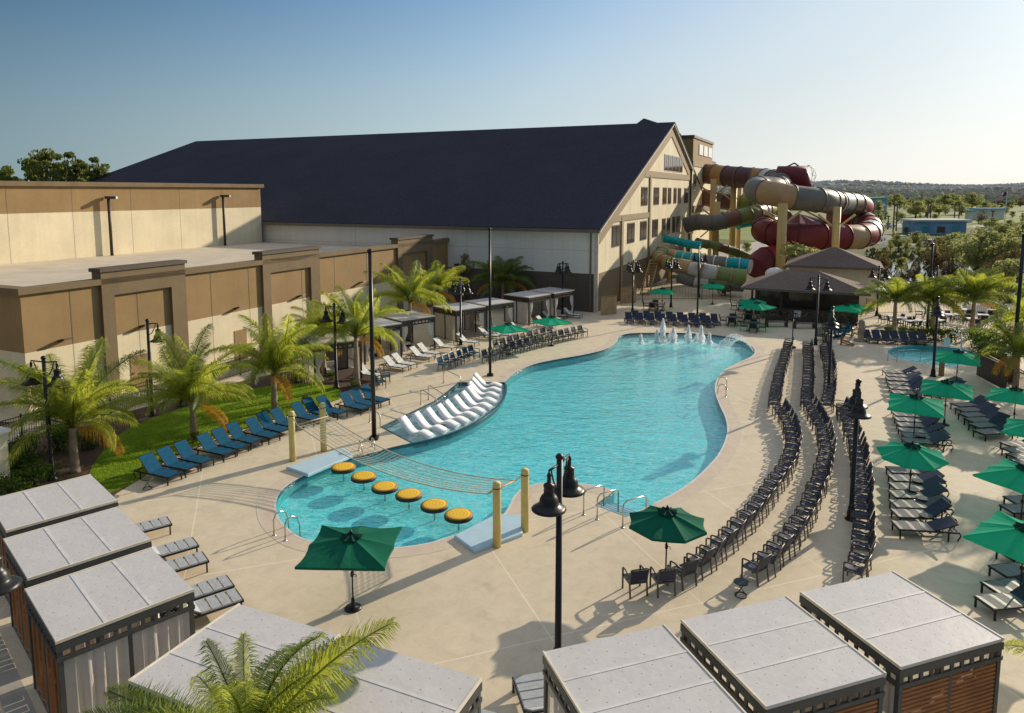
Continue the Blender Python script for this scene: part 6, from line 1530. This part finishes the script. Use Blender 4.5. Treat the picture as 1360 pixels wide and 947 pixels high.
# low haze: bluish away from the sun, cream under it
tc = nt_.nodes.new('ShaderNodeTexCoord'); sx_ = nt_.nodes.new('ShaderNodeSeparateXYZ'); nt_.links.new(tc.outputs['Generated'], sx_.inputs[0])
fa = mth('ADD', mth('MULTIPLY', sx_.outputs[0], math.sin(R(SUN_AZ))), mth('MULTIPLY', sx_.outputs[1], math.cos(R(SUN_AZ))))
hr = nt_.nodes.new('ShaderNodeValToRGB'); e_ = hr.color_ramp.elements; e_[0].position = 0.05; e_[0].color = (.24, .36, .45, 1); e_[1].position = .98; e_[1].color = (.96, .87, .76, 1)
m_e = e_.new(.62); m_e.color = (.56, .66, .70, 1); nt_.links.new(fa, hr.inputs[0])
dk_ = nt_.nodes.new('ShaderNodeMapRange'); nt_.links.new(mth('SUBTRACT', fa, mth('MULTIPLY', sx_.outputs[2], .55)), dk_.inputs[0]); dk_.inputs[1].default_value = -.25; dk_.inputs[2].default_value = .6; dk_.inputs[3].default_value = .26; dk_.inputs[4].default_value = 1.0
dks = nt_.nodes.new('ShaderNodeVectorMath'); dks.operation = 'SCALE'; nt_.links.new(ti.outputs[2], dks.inputs[0]); nt_.links.new(dk_.outputs[0], dks.inputs[3])
zen = nt_.nodes.new('ShaderNodeMapRange'); zen.interpolation_type = 'SMOOTHSTEP'; nt_.links.new(sx_.outputs[2], zen.inputs[0]); zen.inputs[1].default_value = .30; zen.inputs[2].default_value = .75; zen.inputs[3].default_value = 0; zen.inputs[4].default_value = 1
# brightness added to the upper sky out of view, as ambient fill
vm = nt_.nodes.new('ShaderNodeMix'); vm.data_type = 'RGBA'; nt_.links.new(mth('MULTIPLY', zen.outputs[0], .85), vm.inputs[0]); nt_.links.new(dks.outputs[0], vm.inputs[6]); vm.inputs[7].default_value = (SKY_FILL * .88 / SKY_STR, SKY_FILL * .97 / SKY_STR, SKY_FILL * 1.12 / SKY_STR, 1)
hsc = nt_.nodes.new('ShaderNodeVectorMath'); hsc.operation = 'SCALE'; nt_.links.new(hr.outputs[0], hsc.inputs[0]); hsc.inputs[3].default_value = 1 / SKY_STR
hz_ = mth('MULTIPLY', mth('POWER', mth('SUBTRACT', 1.0, mth('MAXIMUM', sx_.outputs[2], 0.0)), 5.0), .85)
hm = nt_.nodes.new('ShaderNodeMix'); hm.data_type = 'RGBA'; nt_.links.new(hz_, hm.inputs[0]); nt_.links.new(vm.outputs[2], hm.inputs[6]); nt_.links.new(hsc.outputs[0], hm.inputs[7]); nt_.links.new(hm.outputs[2], bg.inputs[0])
sd = bpy.data.lights.new('sun', 'SUN'); so = bpy.data.objects.new('sun', sd); col.objects.link(so); sd.energy = 5.0; sd.angle = R(.6); sd.color = (1.0, .87, .68)
d = Vector((math.sin(R(SUN_AZ)) * math.cos(R(SUN_EL)), math.cos(R(SUN_AZ)) * math.cos(R(SUN_EL)), math.sin(R(SUN_EL))))
so.rotation_euler = d.to_track_quat('Z', 'Y').to_euler(); so.location = (20, 20, 40)
scene.view_settings.view_transform = 'Standard'; scene.view_settings.look = 'None'; scene.view_settings.exposure = 0; scene.view_settings.gamma = 1
